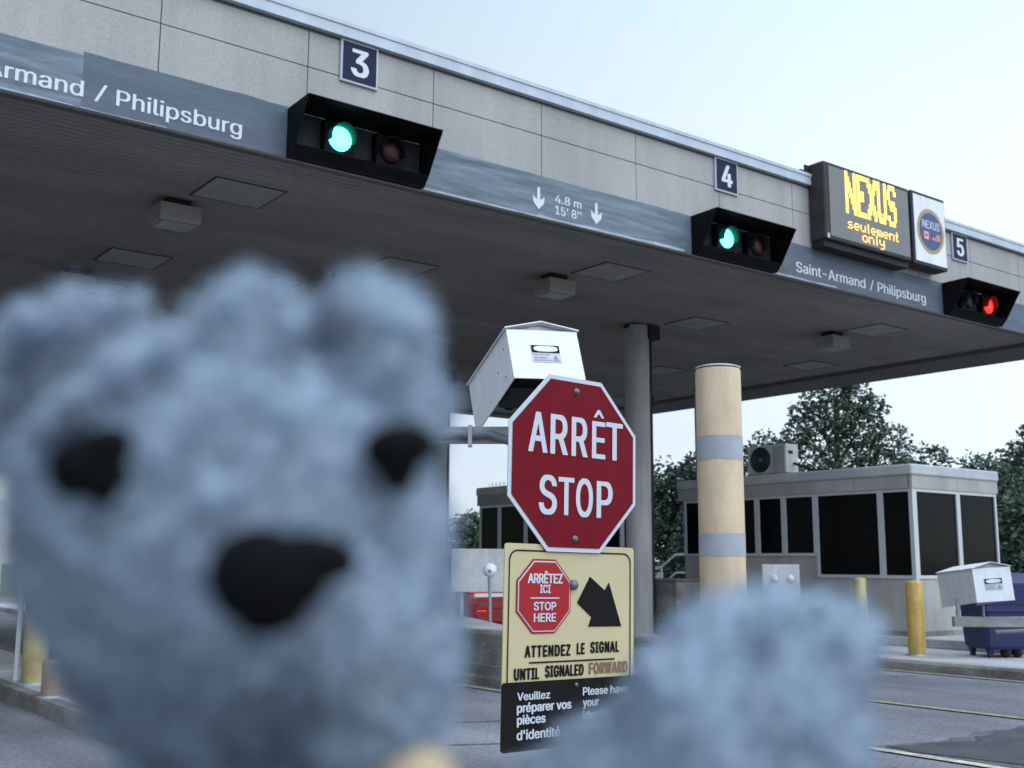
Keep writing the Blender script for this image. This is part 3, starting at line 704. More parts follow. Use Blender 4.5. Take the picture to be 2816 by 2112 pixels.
def bollard(x, y, z, h, r, m, label, name='bollard'):
    e = empty(name, (x, y, z), label, 'bollard')
    MB().lathe((x, y, z), [(r+.03,0),(r+.03,.012),(r,.014),(r,.02)], 24).build('base_flange', M['galv'], e)
    MB().lathe((x, y, z), [(r,.021),(r,h-.03),(r*.92,h-.008),(r*.5,h),(.01,h+.002)], 28).build('pipe', m, e)
    return e
bollard(12.33, 8.16, .11, .90, .105, M['bollard'], 'bright yellow bollard on the kerb beside the blue bin')
bollard(13.42, 9.73, .11, .91, .083, M['bollardpale'], 'slim pale yellow bollard close to the booth wall')
bollard(2.76, 10.75, .12, .80, .11, M['dullyellow'], 'yellow bollard low at the left behind the bear')
bollard(2.62, 9.62, .12, .30, .09, M['orange'], 'short faded orange bollard at the lower left kerb')
e = empty('marker_pole', (2.66, 10.98, .12), 'thin white pole beside the yellow bollard behind the bear', 'pole')
MB().tube([(2.66,10.98,.12),(2.66,10.98,1.0)], .022, 10).build('shaft', M['whitepaint'], e)
MB().lathe((2.66,10.98,.12), [(.05,0),(.05,.012),(.024,.016),(.024,.02)], 12).build('foot', M['galv'], e)
# white backed panels with two round fittings
def panel(x, y, yaw, z0, z1, w, postoff, ground, label, knobs=True):
    rot = Matrix.Rotation(yaw, 3, 'Z'); e = empty('equipment_panel', (x, y, ground), label, 'panel', 'white equipment panels on the islands', rot)
    MB().bbox(-w/2, w/2, 0, .06, z0-ground, z1-ground, .006).build('board', M['whitedirty'], e, False)
    MB().tube([(postoff, .095, 0), (postoff, .095, z1-ground-.1)], .03, 12).build('post', M['galv'], e, False)
    MB().box(postoff-.08, postoff+.08, .02, .17, 0, .012).build('foot', M['galv'], e, False)
    if knobs:
        for s in (-1, 1):
            MB().lathe((s*w*.22+.01, 0, z1-ground-(z1-z0)*.40), [(.055,-.001),(.055,-.02),(.04,-.055),(.012,-.06)], 18, 'y').build('round_fitting', M['whitepaint'], e, False)
panel(12.82, 10.62, R(-24), .70, 1.20, .58, 0, .11, 'white panel with two round fittings by the booth wall')
panel(7.85, 11.06, R(-30), .859, 1.37, .70, -.22, .545, 'pale panel on the concrete barrier in front of the red car', False)
panel(1.86, 9.85, R(-10), .93, 1.70, .70, -.1, .0, 'white panel at the left edge beside the bear', False)
# round marker on the barrier nose
e = empty('reflector_marker', (7.42, 10.25, .53), 'white ball shaped marker on a thin pole atop the barrier', 'marker')
mx_, my_ = 7.42, 10.25
MB().tube([(mx_, my_, .54), (mx_-.02, my_-.01, 1.08)], .016, 10).tube([(mx_-.011, my_-.006, .86), (mx_-.02, my_-.01, 1.08)], .024, 10).build('pole', M['galv'], e)
MB().lathe((mx_, my_, .53), [(.055,0),(.055,.008),(.02,.012),(.02,.02)], 14).build('foot', M['galv'], e)
fwd = Vector((.6, .8, 0))
MB().sphere((mx_-.02, my_-.01, 1.125), .08, .08, .08, 14).build('ball', M['whitepaint'], e)
MB().sphere((mx_-.02-.047, my_-.01-.063, 1.115), .016, .016, .016, 8).build('bolt', M['bolt'], e)

# concrete crash barrier with a pointed nose, and a low wall by the column
cb = empty('crash_barrier', (7.4, 12, .1), 'stained concrete crash barrier with pointed nose behind the stop sign', 'barrier')
def nose(d): return [(6.65+d, 15), (6.65+d, 8.9+d), (6.72+d*.7, 8.5+d*1.2), (6.86, 8.38+d*1.6), (7.02-d*.4, 8.48+d*1.5), (7.35-d, 9.7+d), (8.45-d, 12.3+d), (8.45-d, 15)]
MB().loft([[(*p, .10) for p in nose(-.03)], [(*p, .20) for p in nose(-.03)], [(*p, .206) for p in nose(.0)], [(*p, .50) for p in nose(.03)], [(*p, .535) for p in nose(.06)]]).build('block', M['barrier'], cb)
MB().loft([[(*p, .5355) for p in nose(.07)], [(*p, .545) for p in nose(.08)]]).build('cap', M['concrete'], cb)
lw = empty('low_wall', (12.9, 12.6, .11), 'dark low concrete wall between round column and booth', 'wall')
MB().bbox(12.46, 13.55, 12.35, 13.6, .11, .94, .02).build('block', M['kerbface'], lw)
MB().box(12.44, 13.57, 12.33, 13.62, .9405, .965).build('cap', M['barrier'], lw)

# ------------------------------------------------------------------ booths
def window(root, axis, c, a, b, z0, z1, out_, fw=.045):
    """framed window; axis 'x' = wall faces -V at y=c, axis 'y' = wall faces -U at x=c"""
    mb = MB(); d0, d1 = c-out_, c+.04
    def bx(m_, p0, p1, q0, q1, e0, e1):
        return m_.box(p0, p1, e0, e1, q0, q1) if axis == 'x' else m_.box(e0, e1, p0, p1, q0, q1)
    bx(mb, a, a+fw, z0, z1, d0, d1); bx(mb, b-fw, b, z0, z1, d0, d1); bx(mb, a+fw, b-fw, z0, z0+fw, d0, d1); bx(mb, a+fw, b-fw, z1-fw, z1, d0, d1)
    f = mb.build('window', M['boothframe'], root)
    bx(MB(), a+fw, b-fw, z0+fw, z1-fw, c+.01, c+.018).build('pane', M['glassdark'], f)
def booth(x0, x1, y0, y1, zg, name, label, left, front):
    e = empty(name, ((x0+x1)/2, (y0+y1)/2, zg), label, 'booth', 'inspection booths on the island')
    zr0, zr1, zr2 = 2.254, 2.439, 2.59
    mb = MB()
    # lower walls, per bay so the sill steps up
    for a, b, s in left: mb.box(x0, x0+.08, a, b, zg, s)
    ay = min(a for a, b, s in left); by_ = max(b for a, b, s in left)
    for a, b, s in front: mb.box(a if a > x0+.01 else x0+.081, b, y0, y0+.08, zg, s)
    mb.box(x0+.081, x1, y1-.08, y1, zg, zr0).box(x1-.08, x1, y0+.081, y1-.081, zg, 1.0)
    mb.build('wall', M['booth'], e)
    MB().box(x0-.02, x1+.02, y0-.02, y1+.02, zg-.01, zg+.06).build('base_strip', M['kerbface'], e)
    for a, b, s in left: window(e, 'y', x0, a+.001, b-.001, s, zr0, .015)
    for a, b, s in front: window(e, 'x', y0, max(a, x0+.045)+.001, b-.001, s, zr0, .015)
    window(e, 'y', x1-.05, y0+.1, y1-.1, 1.0, zr0, -.001)
    MB().box(x0-.018, x0+.044, y0-.018, y0+.044, zg+.06, zr0).build('corner_post', M['boothframe'], e)
    # roof fascia panels with joints, cap
    mb = MB(); o = .03
    n = max(2, round((y1-y0)/.9)); 
    for k in range(n):
        a, b = y0-o+.07+(y1-y0+2*o-.07)*k/n, y0-o+.07+(y1-y0+2*o-.07)*(k+1)/n
        mb.box(x0-o, x0-o+.05, a+.003, b-.003, zr0+.002, zr1-.004).box(x1+o-.05, x1+o, a+.003, b-.003, zr0+.002, zr1-.004)
    n = max(2, round((x1-x0)/.54))
    for k in range(n):
        a, b = x0-o+(x1-x0+2*o)*k/n, x0-o+(x1-x0+2*o)*(k+1)/n
        mb.box(a+.003, b-.003, y0-o, y0-o+.05, zr0+.002, zr1-.004).box(a+.003, b-.003, y1+o-.02, y1+o, zr0+.002, zr1-.004)
    mb.build('roof_fascia', M['booth'], e)
    MB().box(x0+.03, x1-.03, y0+.03, y1-.03, zr0+.01, zr1-.006).build('ceiling', M['joint'], e)
    r = MB().bbox(x0-o-.02, x1+o+.02, y0-o-.02, y1+o+.02, zr1, zr2, .02).build('roof', M['boothcap'], e)
    return e
booth(13.75, 15.89, 9.06, 13.50, .24, 'booth', 'grey booth with tall dark windows and air conditioner on its roof',
      [(9.06, 9.57, 1.012), (9.57, 10.70, 1.012), (10.70, 11.30, 1.325), (11.30, 11.83, 1.325), (11.83, 12.62, 1.325), (12.62, 13.42, 1.325)],
      [(13.75, 14.87, 1.012), (14.87, 15.89, 1.012)])
booth(12.14, 13.45, 13.95, 17.15, .11, 'booth', 'second booth half hidden behind the stop sign',
      [(13.95, 14.9, 1.3), (14.9, 15.72, 1.3), (15.72, 16.5, 1.3), (16.5, 17.12, 1.3)], [(12.14, 12.8, 1.3), (12.8, 13.45, 1.3)])
# air conditioner on the roof
ac = empty('air_conditioner', (14.2, 11.8, 2.59), 'white air conditioner unit with round fan on the booth roof', 'air conditioner')
MB().bbox(14.0, 14.30, 11.42, 12.22, 2.63, 3.09, .012).build('casing', M['aclight'], ac)
fan = MB().lathe((13.999, 11.94, 2.86), [(.205,0),(.205,-.012),(.185,-.016),(.18,-.004),(.02,-.003)], 36, 'x').build('fan_grille', M['darkgrey'], ac)
mb = MB()
for rr in (.06, .1, .14, .175):
    n = 30; pr = [(13.984, 11.94+rr*math.cos(2*math.pi*k/n), 2.86+rr*math.sin(2*math.pi*k/n)) for k in range(n+1)]
    mb.tube(pr, .003, 5)
mb.build('guard_ring', M['bolt'], fan)
MB().sphere((13.985, 11.94, 2.86), .012, .035, .035, 8).build('hub', M['bolt'], fan)
MB().box(13.985, 13.999, 11.44, 11.66, 2.66, 3.06).build('side_panel', M['booth'], ac)
MB().box(14.02, 14.06, 11.44, 12.2, 2.592, 2.629).box(14.24, 14.28, 11.44, 12.2, 2.592, 2.629).build('rail', M['bolt'], ac)
MB().tube([(14.18, 11.41, 2.78), (14.18, 11.3, 2.74), (14.22, 11.1, 2.66), (14.3, 10.8, 2.635), (14.4, 10.3, 2.635)], .022, 8).build('pipe', M['rubber'], ac)
MB().box(14.05, 14.16, 11.4145, 11.419, 2.93, 2.98).build('rating_plate', M['darkgrey'], ac)
e = empty('roof_mast', (13.95, 13.3, 2.59), 'thin metal mast rising from the left end of the booth roof', 'mast')
MB().tube([(13.95,13.3,2.592),(13.95,13.3,4.16)], .018, 8).build('pole', M['bolt'], e)
MB().box(13.9, 14.0, 13.25, 13.35, 2.591, 2.605).build('foot', M['galv'], e)
# roof rail on the far booth
e = empty('bird_wire', (12.2, 15.6, 2.59), 'row of thin white bird spikes along the far booth roof', 'bird spikes')
mb = MB().box(12.2, 12.23, 14.2, 17.0, 2.592, 2.6)
for k in range(46): yk = 14.22+k*.06; mb.tube([(12.215, yk, 2.6), (12.215+.02*(-1)**k, yk+.01, 2.68)], .005, 4, cap=False)
mb.build('spikes', M['whitepaint'], e)

# ------------------------------------------------------------------ blue bin, leaning board
bn = empty('wheeled_bin', (13.0, 7.55, .11), 'dark blue bin with legs and casters behind the low camera housing', 'bin')
bx, by2 = 13.08, 7.52; rotb = Matrix.Rotation(R(-30), 3, 'Z')
def BL(p): q = rotb @ Vector(p); return (bx+q.x, by2+q.y, .11+q.z)
def bring(hx, hy, z, oy=0): return [BL((i*hx, oy+j*hy, z)) for i, j in ((-.9,-1),(.9,-1),(1,-.9),(1,.9),(.9,1),(-.9,1),(-1,.9),(-1,-.9))]
MB().loft([bring(.29,.26,.10), bring(.31,.28,.14), bring(.345,.32,.80), bring(.345,.32,.84)]).build('body', M['blue'], bn)
MB().loft([bring(.36,.33,.8405), bring(.36,.33,.88), bring(.35,.26,.96,.05), bring(.29,.16,1.0,.09)]).build('lid', M['blue'], bn)
MB().loft([bring(.34,.008,.55,-.332), bring(.34,.008,.61,-.332)]).build('handle', M['blue'], bn)
for i, j in ((-1,-1),(1,-1),(1,1),(-1,1)):
    MB().loft([[BL((i*.24+a*.022, j*.2+b*.022, 0.0)) for a, b in ((-1,-1),(1,-1),(1,1),(-1,1))], [BL((i*.245+a*.04, j*.2+b*.04, .14)) for a, b in ((-1,-1),(1,-1),(1,1),(-1,1))]]).build('leg', M['blue'], bn)
for i in (-.05, .1):
    c = BL((i, -.2, .06)); MB().lathe(c, [(.02,-.02),(.06,-.018),(.06,.018),(.02,.02)], 16, 'x').build('caster', M['rubber'], bn)
wb = empty('leaning_board', (12.9, 9.3, .23), 'white board leaning on the raised pavement behind the camera housing', 'board')
p0 = Vector((14.17, 8.54, .232)); ux = Vector((.80,-.60,0)); lean = Vector((-.25, .30, .78))*.72
MB().loft([[tuple(p0+ux*a+Vector((.6,.8,0))*t) for a, t in ((0,0),(.27,0),(.27,.02),(0,.02))], [tuple(p0+lean+ux*(a-.02)+Vector((.6,.8,0))*t) for a, t in ((0,0),(.27,0),(.27,.02),(0,.02))]]).build('sheet', M['whitedirty'], wb)
q0 = p0+ux*.08+Vector((.6,.8,0))*.14
MB().box(q0.x-.015, q0.x+.015, q0.y-.015, q0.y+.015, .232, .5).build('prop', M['galv'], wb)

# ------------------------------------------------------------------ red car
cr = empty('parked_car', (10.2, 15.7, 0), 'red car with lit tail lamps waiting behind the concrete barrier', 'car')
CX = 10.2; Y0 = 13.5
def csec(y, hw, zl, zt, sh):      # body cross-section ring at station y
    return [(CX-hw*.88, y, zl), (CX+hw*.88, y, zl), (CX+hw, y, zl+.18), (CX+hw, y, zt-sh*1.4), (CX+hw*.95, y, zt-sh*.5), (CX+hw*.86, y, zt), (CX-hw*.86, y, zt), (CX-hw*.95, y, zt-sh*.5), (CX-hw, y, zt-sh*1.4), (CX-hw, y, zl+.18)]
MB().loft([csec(Y0, .70, .34, .80, .10), csec(Y0+.04, .78, .27, .845, .1), csec(Y0+.16, .84, .22, .875, .12), csec(Y0+.7, .87, .2, .90, .14), csec(Y0+1.6, .88, .2, .90, .14), csec(Y0+3.0, .88, .2, .88, .14), csec(Y0+3.7, .86, .2, .80, .14), csec(Y0+4.2, .80, .22, .70, .12), csec(Y0+4.4, .68, .30, .60, .1)], smooth=True).build('body', M['carred'], cr)
def cab(y, hb_, zb, ht, zt): return [(CX-hb_, y, zb), (CX+hb_, y, zb), (CX+ht, y, zt), (CX-ht, y, zt)]
MB().loft([cab(Y0+.62,.70,.88,.69,.905), cab(Y0+1.1,.74,.88,.58,1.30), cab(Y0+1.5,.76,.88,.60,1.36), cab(Y0+2.1,.76,.88,.60,1.35), cab(Y0+3.0,.72,.87,.69,.90)]).build('cabin_glass', M['carglass'], cr)
MB().loft([cab(Y0+1.06,.60,1.285,.56,1.31), cab(Y0+1.5,.63,1.345,.57,1.40), cab(Y0+2.12,.63,1.335,.57,1.385), cab(Y0+2.3,.62,1.25,.58,1.28)], smooth=True).build('roof', M['carred'], cr)
MB().bbox(CX-.72, CX+.72, Y0-.012, Y0+.05, .705, .765, .008).build('chrome_trim', M['chrome'], cr)
for s in (-1, 1):
    t = MB().bbox(CX+s*.62-.15, CX+s*.62+.15, Y0-.012, Y0+.14, .772, .835, .01).build('tail_light', M['tail'], cr)
    MB().bbox(CX+s*.6-.08, CX+s*.6+.08, Y0-.035, Y0-.02, .50, .53, .004).build('reflector', M['tail'], cr)
MB().loft([csec(Y0-.03, .74, .36, .60, .05), csec(Y0+.06, .83, .30, .615, .05)]).build('bumper', M['carred'], cr)
MB().box(CX-.17, CX+.17, Y0-.034, Y0-.031, .54, .585).build('number_plate_blank', M['whitedirty'], cr)
for s in (-1, 1):
    for yy in (Y0+.85, Y0+3.45):
        w_ = MB().lathe((CX+s*.79, yy, .31), [(.2,-.09),(.30,-.09),(.31,-.06),(.31,.06),(.30,.09),(.2,.09)], 28, 'x').build('wheel', M['rubber'], cr)
        MB().lathe((CX+s*.79, yy, .31), [(.198,-.085),(.198,.085)], 24, 'x').build('rim', M['galv'], w_)

# ------------------------------------------------------------------ stair railing behind the booth
hr = empty('stair_railing', (16.5, 17.6, 0), 'white tubular stair railing behind the booth end', 'railing')
mb = MB(); A = (15.6, 17.9, .35); 
top = [(15.0, 18.4, .55), (16.88, 17.18, 1.14), (17.14, 17.0, 1.40), (18.2, 16.2, 1.41)]
mb.tube(top, .025, 8).tube([(p[0], p[1], p[2]-.38) for p in top], .02, 8); mb.build('rail', M['whitepaint'], hr)
for t in ((15.4, 18.13, .70), (16.88, 17.18, 1.14), (17.6, 16.65, 1.40)):
    MB().tube([(t[0], t[1], 0), t], .022, 8).build('baluster', M['whitepaint'], hr)

# ------------------------------------------------------------------ trees
def leaves(clumps, per, size, seed):
    rnd = random.Random(seed); mb = MB()
    for (x, y, z, r) in clumps:
        n = int(per*r*r)
        for _ in range(n):
            while True:
                d = Vector((rnd.uniform(-1,1), rnd.uniform(-1,1), rnd.uniform(-1,1)))
                if .1 < d.length < 1: break
            d = d.normalized()*(d.length**.45)
            k = 1 + .62*noise.noise((x*3+d.x*2.3, y*3+d.y*2.3, z*3+d.z*2.3))
            p = Vector((x, y, z)) + Vector((d.x*r, d.y*r, d.z*r*.85))*k
            a = Vector((rnd.gauss(0,1), rnd.gauss(0,1), rnd.gauss(0,.6))).normalized(); b = a.cross(Vector((rnd.gauss(0,1), rnd.gauss(0,1), rnd.gauss(0,1)))).normalized()
            s = size*rnd.uniform(.6, 1.25)
            mb.add([p-a*s, p+b*s*.55, p+a*s, p-b*s*.55], [(0,1,2,3)])
    return mb
def tree(name, label, loc, clumps, leafm, trunk_h, tr, per=520, size=.10, seed=1, group='trees behind the booths'):
    e = empty(name, loc, label, 'tree', group)
    L = Vector(loc); top = max(c[2] for c in clumps)
    mb = MB(); lean = .05*top
    path = [L, L+Vector((.1,.05,trunk_h*.5)), L+Vector((lean*.5,0,trunk_h)), L+Vector((lean,.1,top*.8)), L+Vector((lean*.8,.1,top*.97))]
    mb.tube(path, [tr*1.25, tr, tr*.8, tr*.4, tr*.12], 9)
    for i, (x, y, z, r) in enumerate(clumps):
        zz = min(max(trunk_h*.7, z-1.2), top*.85); s = L+Vector((lean*.6,0,zz))
        mb.tube([s, s.lerp(L+Vector((x,y,z)), .55)+Vector((0,0,.15)), L+Vector((x,y,z))], [tr*.4, tr*.22, tr*.06], 6)
    mb.build('trunk', M['bark'], e)
    leaves([(L.x+x, L.y+y, L.z+z, r) for x, y, z, r in clumps], per, size, seed).build('crown', leafm, e)
    return e
def along(D, xc):  # ground point at view distance D, sideways metres xc from the camera axis
    d = Vector((.601, .799, 0)); r_ = Vector((.799, -.601, 0)); p = d*D + r_*xc; return (p.x, p.y, -.03)
def blob(n, rx, z0, z1, r0, r1, seed, taper=.5):
    rnd = random.Random(seed); o = []
    for i in range(n):
        t = (i+.5)/n; z = z0+(z1-z0)*t; w = rx*(1-taper*t)
        o.append((rnd.uniform(-w, w)*.8, rnd.uniform(-w, w)*.8, z+rnd.uniform(-.2,.2), rnd.uniform(r0, r1)*(1-.25*t)))
    return o
rx_ = Vector((.799, -.601, 0))
def side(lst): return [(rx_.x*a + .601*b, rx_.y*a + .799*b, z, r) for a, b, z, r in lst]
# the tall tree over the booth (two lobes with sky gaps)
tree('leafy_tree', 'tallest leafy tree with sky gaps rising above the booth roof', along(36, 10.4),
     side([(-.2,0,3.2,1.3),(1.1,.3,3.3,1.2),(-1.3,.2,3.4,1.0),(1.5,0,4.3,.95),(.4,.3,4.5,.95),(-.95,0,4.55,.8),(-1.6,.2,3.9,.7),(1.75,.1,5.2,.7),(1.05,.2,5.6,.8),(.25,0,5.9,.8),(-.55,.2,5.75,.65),(-1.1,0,5.35,.6),(.85,.1,6.55,.62),(.25,.1,6.85,.55),(1.35,0,6.3,.55),(-.4,.2,6.55,.5),(.6,.1,7.15,.42),(2.15,0,4.0,.5),(2.1,.1,3.3,.7),(-1.0,.1,6.15,.4)]), M['leafB'], 2.2, .2, 1150, .085, 11)
tree('leafy_tree', 'rounded tree left of the tallest tree, behind the air conditioner', along(33, 7.2),
     side([(0,0,2.4,1.1),(-.8,.2,2.7,.8),(.7,0,2.8,.9),(.1,.1,3.6,.75),(.6,0,4.2,.6),(-.3,.1,4.3,.5),(1.1,0,3.6,.6),(.3,.1,4.8,.42),(-.9,0,3.5,.5),(.9,.1,4.75,.3)]), M['leafA'], 1.6, .14, 1150, .082, 12)
specs = [  # distance, sideways, height of top, crown half-width, material, label
    (40, 14.6, 5.2, 1.3, 'A', 'bushy dark tree just right of the tallest tree'),
    (38, 16.0, 4.9, 1.2, 'B', 'low bushy tree above the right end of the booth roof'),
    (42, 19.4, 6.1, 1.5, 'A', 'dark tree with thin top sprig right of the booth'),
    (37, 18.6, 5.3, 1.7, 'B', 'broad green tree at the right picture edge'),
    (46, 23.6, 7.0, 2.2, 'A', 'tall dark tree behind the right picture edge'),
    (31, 15.2, 3.3, 1.6, 'A', 'dense shrubby tree low behind the booth corner'),
    (30, 13.2, 3.0, 1.5, 'A', 'dark shrubby tree behind the booth end wall'),
    (34, 5.55, 4.7, .8, 'A', 'slim tree between the column and the tall yellow post'),
    (35, 4.75, 4.35, .8, 'B', 'small tree just right of the round column'),
    (30, 5.6, 2.9, 1.1, 'A', 'dark shrubby tree behind the stair railing'),
    (38, -1.35, 3.0, .85, 'B', 'small pale tree left of the second booth'),
    (44, -9, 3.6, 2.2, 'A', 'dark tree far off behind the bear'),
]
for i, (D, xc, top, hw, mk, lab) in enumerate(specs):
    cl = blob(13, hw, top*.28, top-.45, .55*hw+.25, .75*hw+.25, 40+i, .55)
    if 'sprig' in lab: cl += [(.1, 0, top+.15, .28), (.6, -.4, top, .25)]
    tree('leafy_tree', lab, along(D, xc), cl, M['leaf'+mk], top*.3, .05*hw+.07, 820, .095, 60+i)
# weeds at the road edge
def weed(x, y, h, n, seed, label):
    rnd = random.Random(seed); mb = MB()
    for _ in range(n):
        a = rnd.uniform(0, 6.28); hh = h*rnd.uniform(.5, 1); sp = h*.35*rnd.uniform(.3, 1); w = .006
        p = Vector((x+rnd.uniform(-.04,.04), y+rnd.uniform(-.04,.04), .0)); t = p+Vector((math.cos(a)*sp, math.sin(a)*sp, hh)); m_ = p.lerp(t, .5)+Vector((0,0,hh*.12))
        s = Vector((-math.sin(a), math.cos(a), 0))*w
        mb.add([p-s, p+s, m_+s, m_-s, t], [(0,1,2,3), (3,2,4)])
    o = mb.build('weed', M['weed'], None); tag(o, label, 'weed')
weed(8.85, 4.78, .26, 90, 1, 'tall weed tuft growing at the right edge of the road')

# ------------------------------------------------------------------ plush bear held up in front
D0 = .25; K = D0/3068.08*1.27306
BM = CAMM @ Matrix.Translation((0, 0, 0))
def bp(px, py, dd): # point in camera-aligned axes: x right, y up, depth metres
    d = D0+dd; return Vector(((px-1106)*K*d/D0, (830-py)*K*d/D0, -d))
bear_origin = BM @ bp(505, 1900, .01)
br = empty('plush_bear', bear_origin, 'out of focus white plush bear with black eyes and nose, one paw raised', 'plush toy')
def ell(px, py, dd, rx, ry, rd, ang=0, tilt=0):
    s = (D0+dd)/D0*K; return (bp(px, py, dd), rx*s, ry*s, rd*s, Matrix.Rotation(R(tilt), 3, 'X') @ Matrix.Rotation(R(ang), 3, 'Z'))
E_ = [ell(508,1140,.002,458,460,350,0,34), ell(545,1330,.030,430,370,300,0,30), ell(545,735,-.014,135,140,140), ell(555,790,-.014,120,130,130),
      ell(790,745,-.008,138,155,90), ell(868,880,-.006,88,200,95), ell(800,860,-.010,120,140,100), ell(165,835,.006,215,185,70), ell(225,830,-.031,250,44,48,34), ell(150,685,-.012,170,62,60,12), ell(60,930,.0,100,120,80),
      ell(790,1400,.012,195,300,210), ell(645,1320,-.022,240,190,180,0,25), ell(600,1950,.045,430,480,300), ell(1030,2060,.014,520,300,300), ell(1420,1815,.004,285,300,240), ell(1625,1530,0,212,235,195), ell(1285,1800,.006,195,195,170), ell(1185,1850,.008,190,185,160), ell(1600,1620,0,270,300,210),
      ell(1790,1380,-.002,105,95,110), ell(1690,1420,0,160,130,150), ell(1700,1620,0,130,260,150)]
mb = MB()
for c, a, b, d, ang in E_:
    # mesh sphere axes: x right, y up, z depth in camera-aligned axes
    mb.sphere(c, a, b, d, 20, ang)
me = bpy.data.meshes.new('body'); me.from_pydata([tuple(v) for v in mb.v], [], mb.f)
tmp = bpy.data.objects.new('body', me); COL.objects.link(tmp)
rm = tmp.modifiers.new('r', 'REMESH'); rm.mode = 'VOXEL'; rm.voxel_size = .0011
sm = tmp.modifiers.new('s', 'SMOOTH'); sm.iterations = 10; sm.factor = .5
bpy.context.view_layer.update()
me2 = bpy.data.meshes.new_from_object(tmp.evaluated_get(bpy.context.evaluated_depsgraph_get()))
bpy.data.objects.remove(tmp)
inv = ROOT[br.name].inverted() @ BM
norms = [v.normal.copy() for v in me2.vertices]
for v, nrm in zip(me2.vertices, norms):
    p = v.co
    h = .0022*noise.noise(p*70) +   .0020*noise.noise(p*165+Vector((3,1,2))) + .0010*noise.noise(p*300+Vector((7,2,4))) + .0007*noise.noise(p*480)
    v.co = p + nrm*h
me2.update()
pv = [(v.co.copy(), v.normal.copy()) for v in me2.vertices]
polys = [(f.center.copy(), f.normal.copy(), f.area) for f in me2.polygons]
me2.transform(inv); me2.materials.clear(); me2.materials.append(M['fur'])
me2.polygons.foreach_set('use_smooth', [True]*len(me2.polygons)); me2.name = 'body'
bo = bpy.data.objects.new('body', me2); COL.objects.link(bo); bo.parent = br; ROOT[bo.name] = ROOT[br.name]
# plush pile: short curled fibres over the whole body
rnd = random.Random(5); mb = MB(); W_ = [f[2] for f in polys]
for c, nrm, ar in rnd.choices(polys, weights=W_, k=42000):
    t = Vector((rnd.gauss(0,1), rnd.gauss(0,1), rnd.gauss(0,1))); t = (t - nrm*t.dot(nrm)).normalized()
    comb = Vector((noise.noise(c*60), noise.noise(c*60+Vector((9,0,0))), noise.noise(c*60+Vector((0,9,0)))))*1.3
    L_ = .0042*rnd.uniform(.5, 1.2); d1 = (nrm + comb*.6 + t*.35).normalized(); d2 = (nrm*.55 + comb + t*.5).normalized(); s = nrm.cross(t).normalized()*.00028
    p0 = c - nrm*.0004; p1 = c + d1*L_*.55; p2 = p1 + d2*L_*.5
    mb.add([BM @ (p0-s), BM @ (p0+s), BM @ (p1+s*.8), BM @ (p1-s*.8), BM @ p2], [(0,1,2,3), (3,2,4)])
f_ = mb.build('fur', M['furblade'], br); tag(f_, kind='stuff')
def feature(name, parts):
    mb = MB()
    for px, py, dd, rx, ry, rd, ang in parts:
        c, a, b, d, an = ell(px, py, dd, rx, ry, rd, ang); q = MB().sphere(c, a, b, d, 12, an)
        mb.add([BM @ Vector(v) for v in q.v], q.f, True)
    return mb.build(name, M['stitch'], br)
def ear(parts):  # dark ellipsoids painted in as the shaded hollows of the ears
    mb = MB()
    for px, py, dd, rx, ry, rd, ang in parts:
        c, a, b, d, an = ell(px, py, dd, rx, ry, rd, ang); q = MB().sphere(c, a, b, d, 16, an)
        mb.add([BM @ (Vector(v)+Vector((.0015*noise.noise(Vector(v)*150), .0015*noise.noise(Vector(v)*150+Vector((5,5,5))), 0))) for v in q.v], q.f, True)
    return mb.build('ear_hollow_shade', M['earshade'], br)
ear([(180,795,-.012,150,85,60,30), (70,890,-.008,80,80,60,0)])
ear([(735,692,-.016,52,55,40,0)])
feature('eye', [(203,1010,-.036,96,68,60,-20), (165,1012,-.034,62,68,50,0), (225,1040,-.036,55,50,50,0), (235,965,-.037,55,48,50,10)])
feature('eye', [(866,965,-.030,80,54,60,5), (858,1000,-.030,50,68,50,0), (840,972,-.030,58,55,50,0)])
feature('nose', [(560,1240,-.052,115,105,62,10), (680,1205,-.050,98,56,55,-8), (590,1315,-.050,85,58,50,20), (520,1250,-.050,68,95,50,0), (640,1245,-.051,75,75,55,-30)])

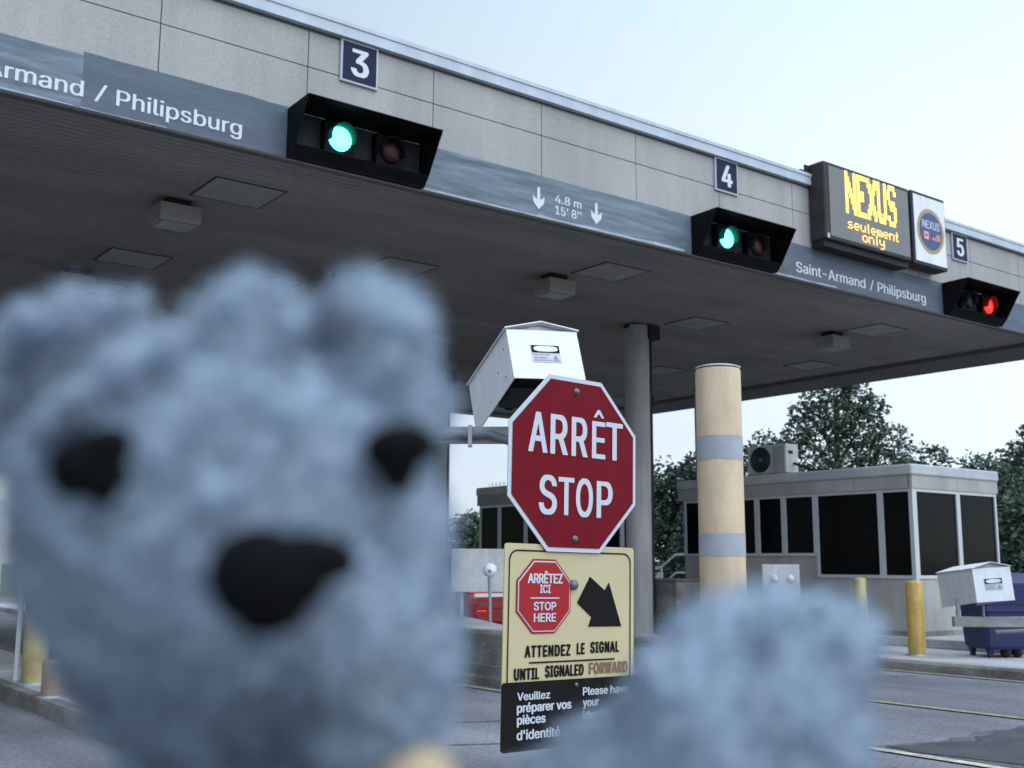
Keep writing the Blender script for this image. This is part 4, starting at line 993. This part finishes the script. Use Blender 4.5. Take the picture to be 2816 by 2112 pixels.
# hand holding the bear from below, only the thumb tip shows
hd_ = empty('person', BM @ bp(760, 2900, .06), 'hand holding the plush bear from below, with an unseen dark sleeve added to shade it', 'person')
def chain(pts, rs): return pts, rs
verts = []; edges = []; rad = []
def vtx(px, py, dd, r): verts.append(tuple(inv_h @ (BM @ bp(px, py, dd)))); rad.append(r); return len(verts)-1
inv_h = ROOT[hd_.name].inverted()
w0 = vtx(-900, 6200, -.02, .04); w1 = vtx(560, 2780, .03, .024); p1 = vtx(760, 2480, .04, .026); edges += [(w0,w1),(w1,p1)]
k = vtx(800, 2330, .035, .02); edges.append((p1, k))
prev = p1                                       # thumb in front of the body
for px_, py_, dd, r in ((900,2380,0,.012),(980,2180,-.026,.0115),(960,1930,-.034,.0105),(890,1700,-.036,.0110),(845,1640,-.034,.0080)):
    i = vtx(px_, py_, dd, r); edges.append((prev, i)); prev = i
for j, x0_ in enumerate((560, 680, 800, 920)):     # four fingers up the back of the body
    prev = k if j in (1, 2) else p1
    for t, (yy_, dd, r) in enumerate(((2260,.050,.0095),(2080,.058,.009),(1900+40*abs(j-1.5),.058,.0085),(1780+60*abs(j-1.5),.052,.0065))):
        i = vtx(x0_, yy_, dd, r); edges.append((prev, i)); prev = i
me = bpy.data.meshes.new('hand'); me.from_pydata(verts, edges, [])
ho = bpy.data.objects.new('hand', me); COL.objects.link(ho); ho.parent = hd_; me.materials.append(M['skin'])
sk = ho.modifiers.new('skin', 'SKIN'); sk.use_smooth_shade = True
for v, r in zip(me.skin_vertices[0].data if me.skin_vertices else [], rad): v.radius = (r, r)
if not me.skin_vertices:
    bpy.context.view_layer.objects.active = ho
    bpy.ops.mesh.customdata_skin_add()
    for v, r in zip(me.skin_vertices[0].data, rad): v.radius = (r, r)
me.skin_vertices[0].data[0].use_root = True
ss = ho.modifiers.new('sub', 'SUBSURF'); ss.levels = 2; ss.render_levels = 2

shade_sleeve = MB(); A_ = bp(-2600, 9800, -.10); B_ = bp(-500, 5200, -.02); C_ = bp(430, 3050, .022)  # unseen sleeved forearm, added to block light from the bear's lower left
shade_sleeve.tube([BM @ A_, BM @ A_.lerp(B_, .5), BM @ B_, BM @ B_.lerp(C_, .6), BM @ C_], [.068, .062, .055, .047, .044], 20)
shade_sleeve.build('sleeve', M['sleeve'], hd_)  # unseen sleeve, added only to shade the bear's lower left
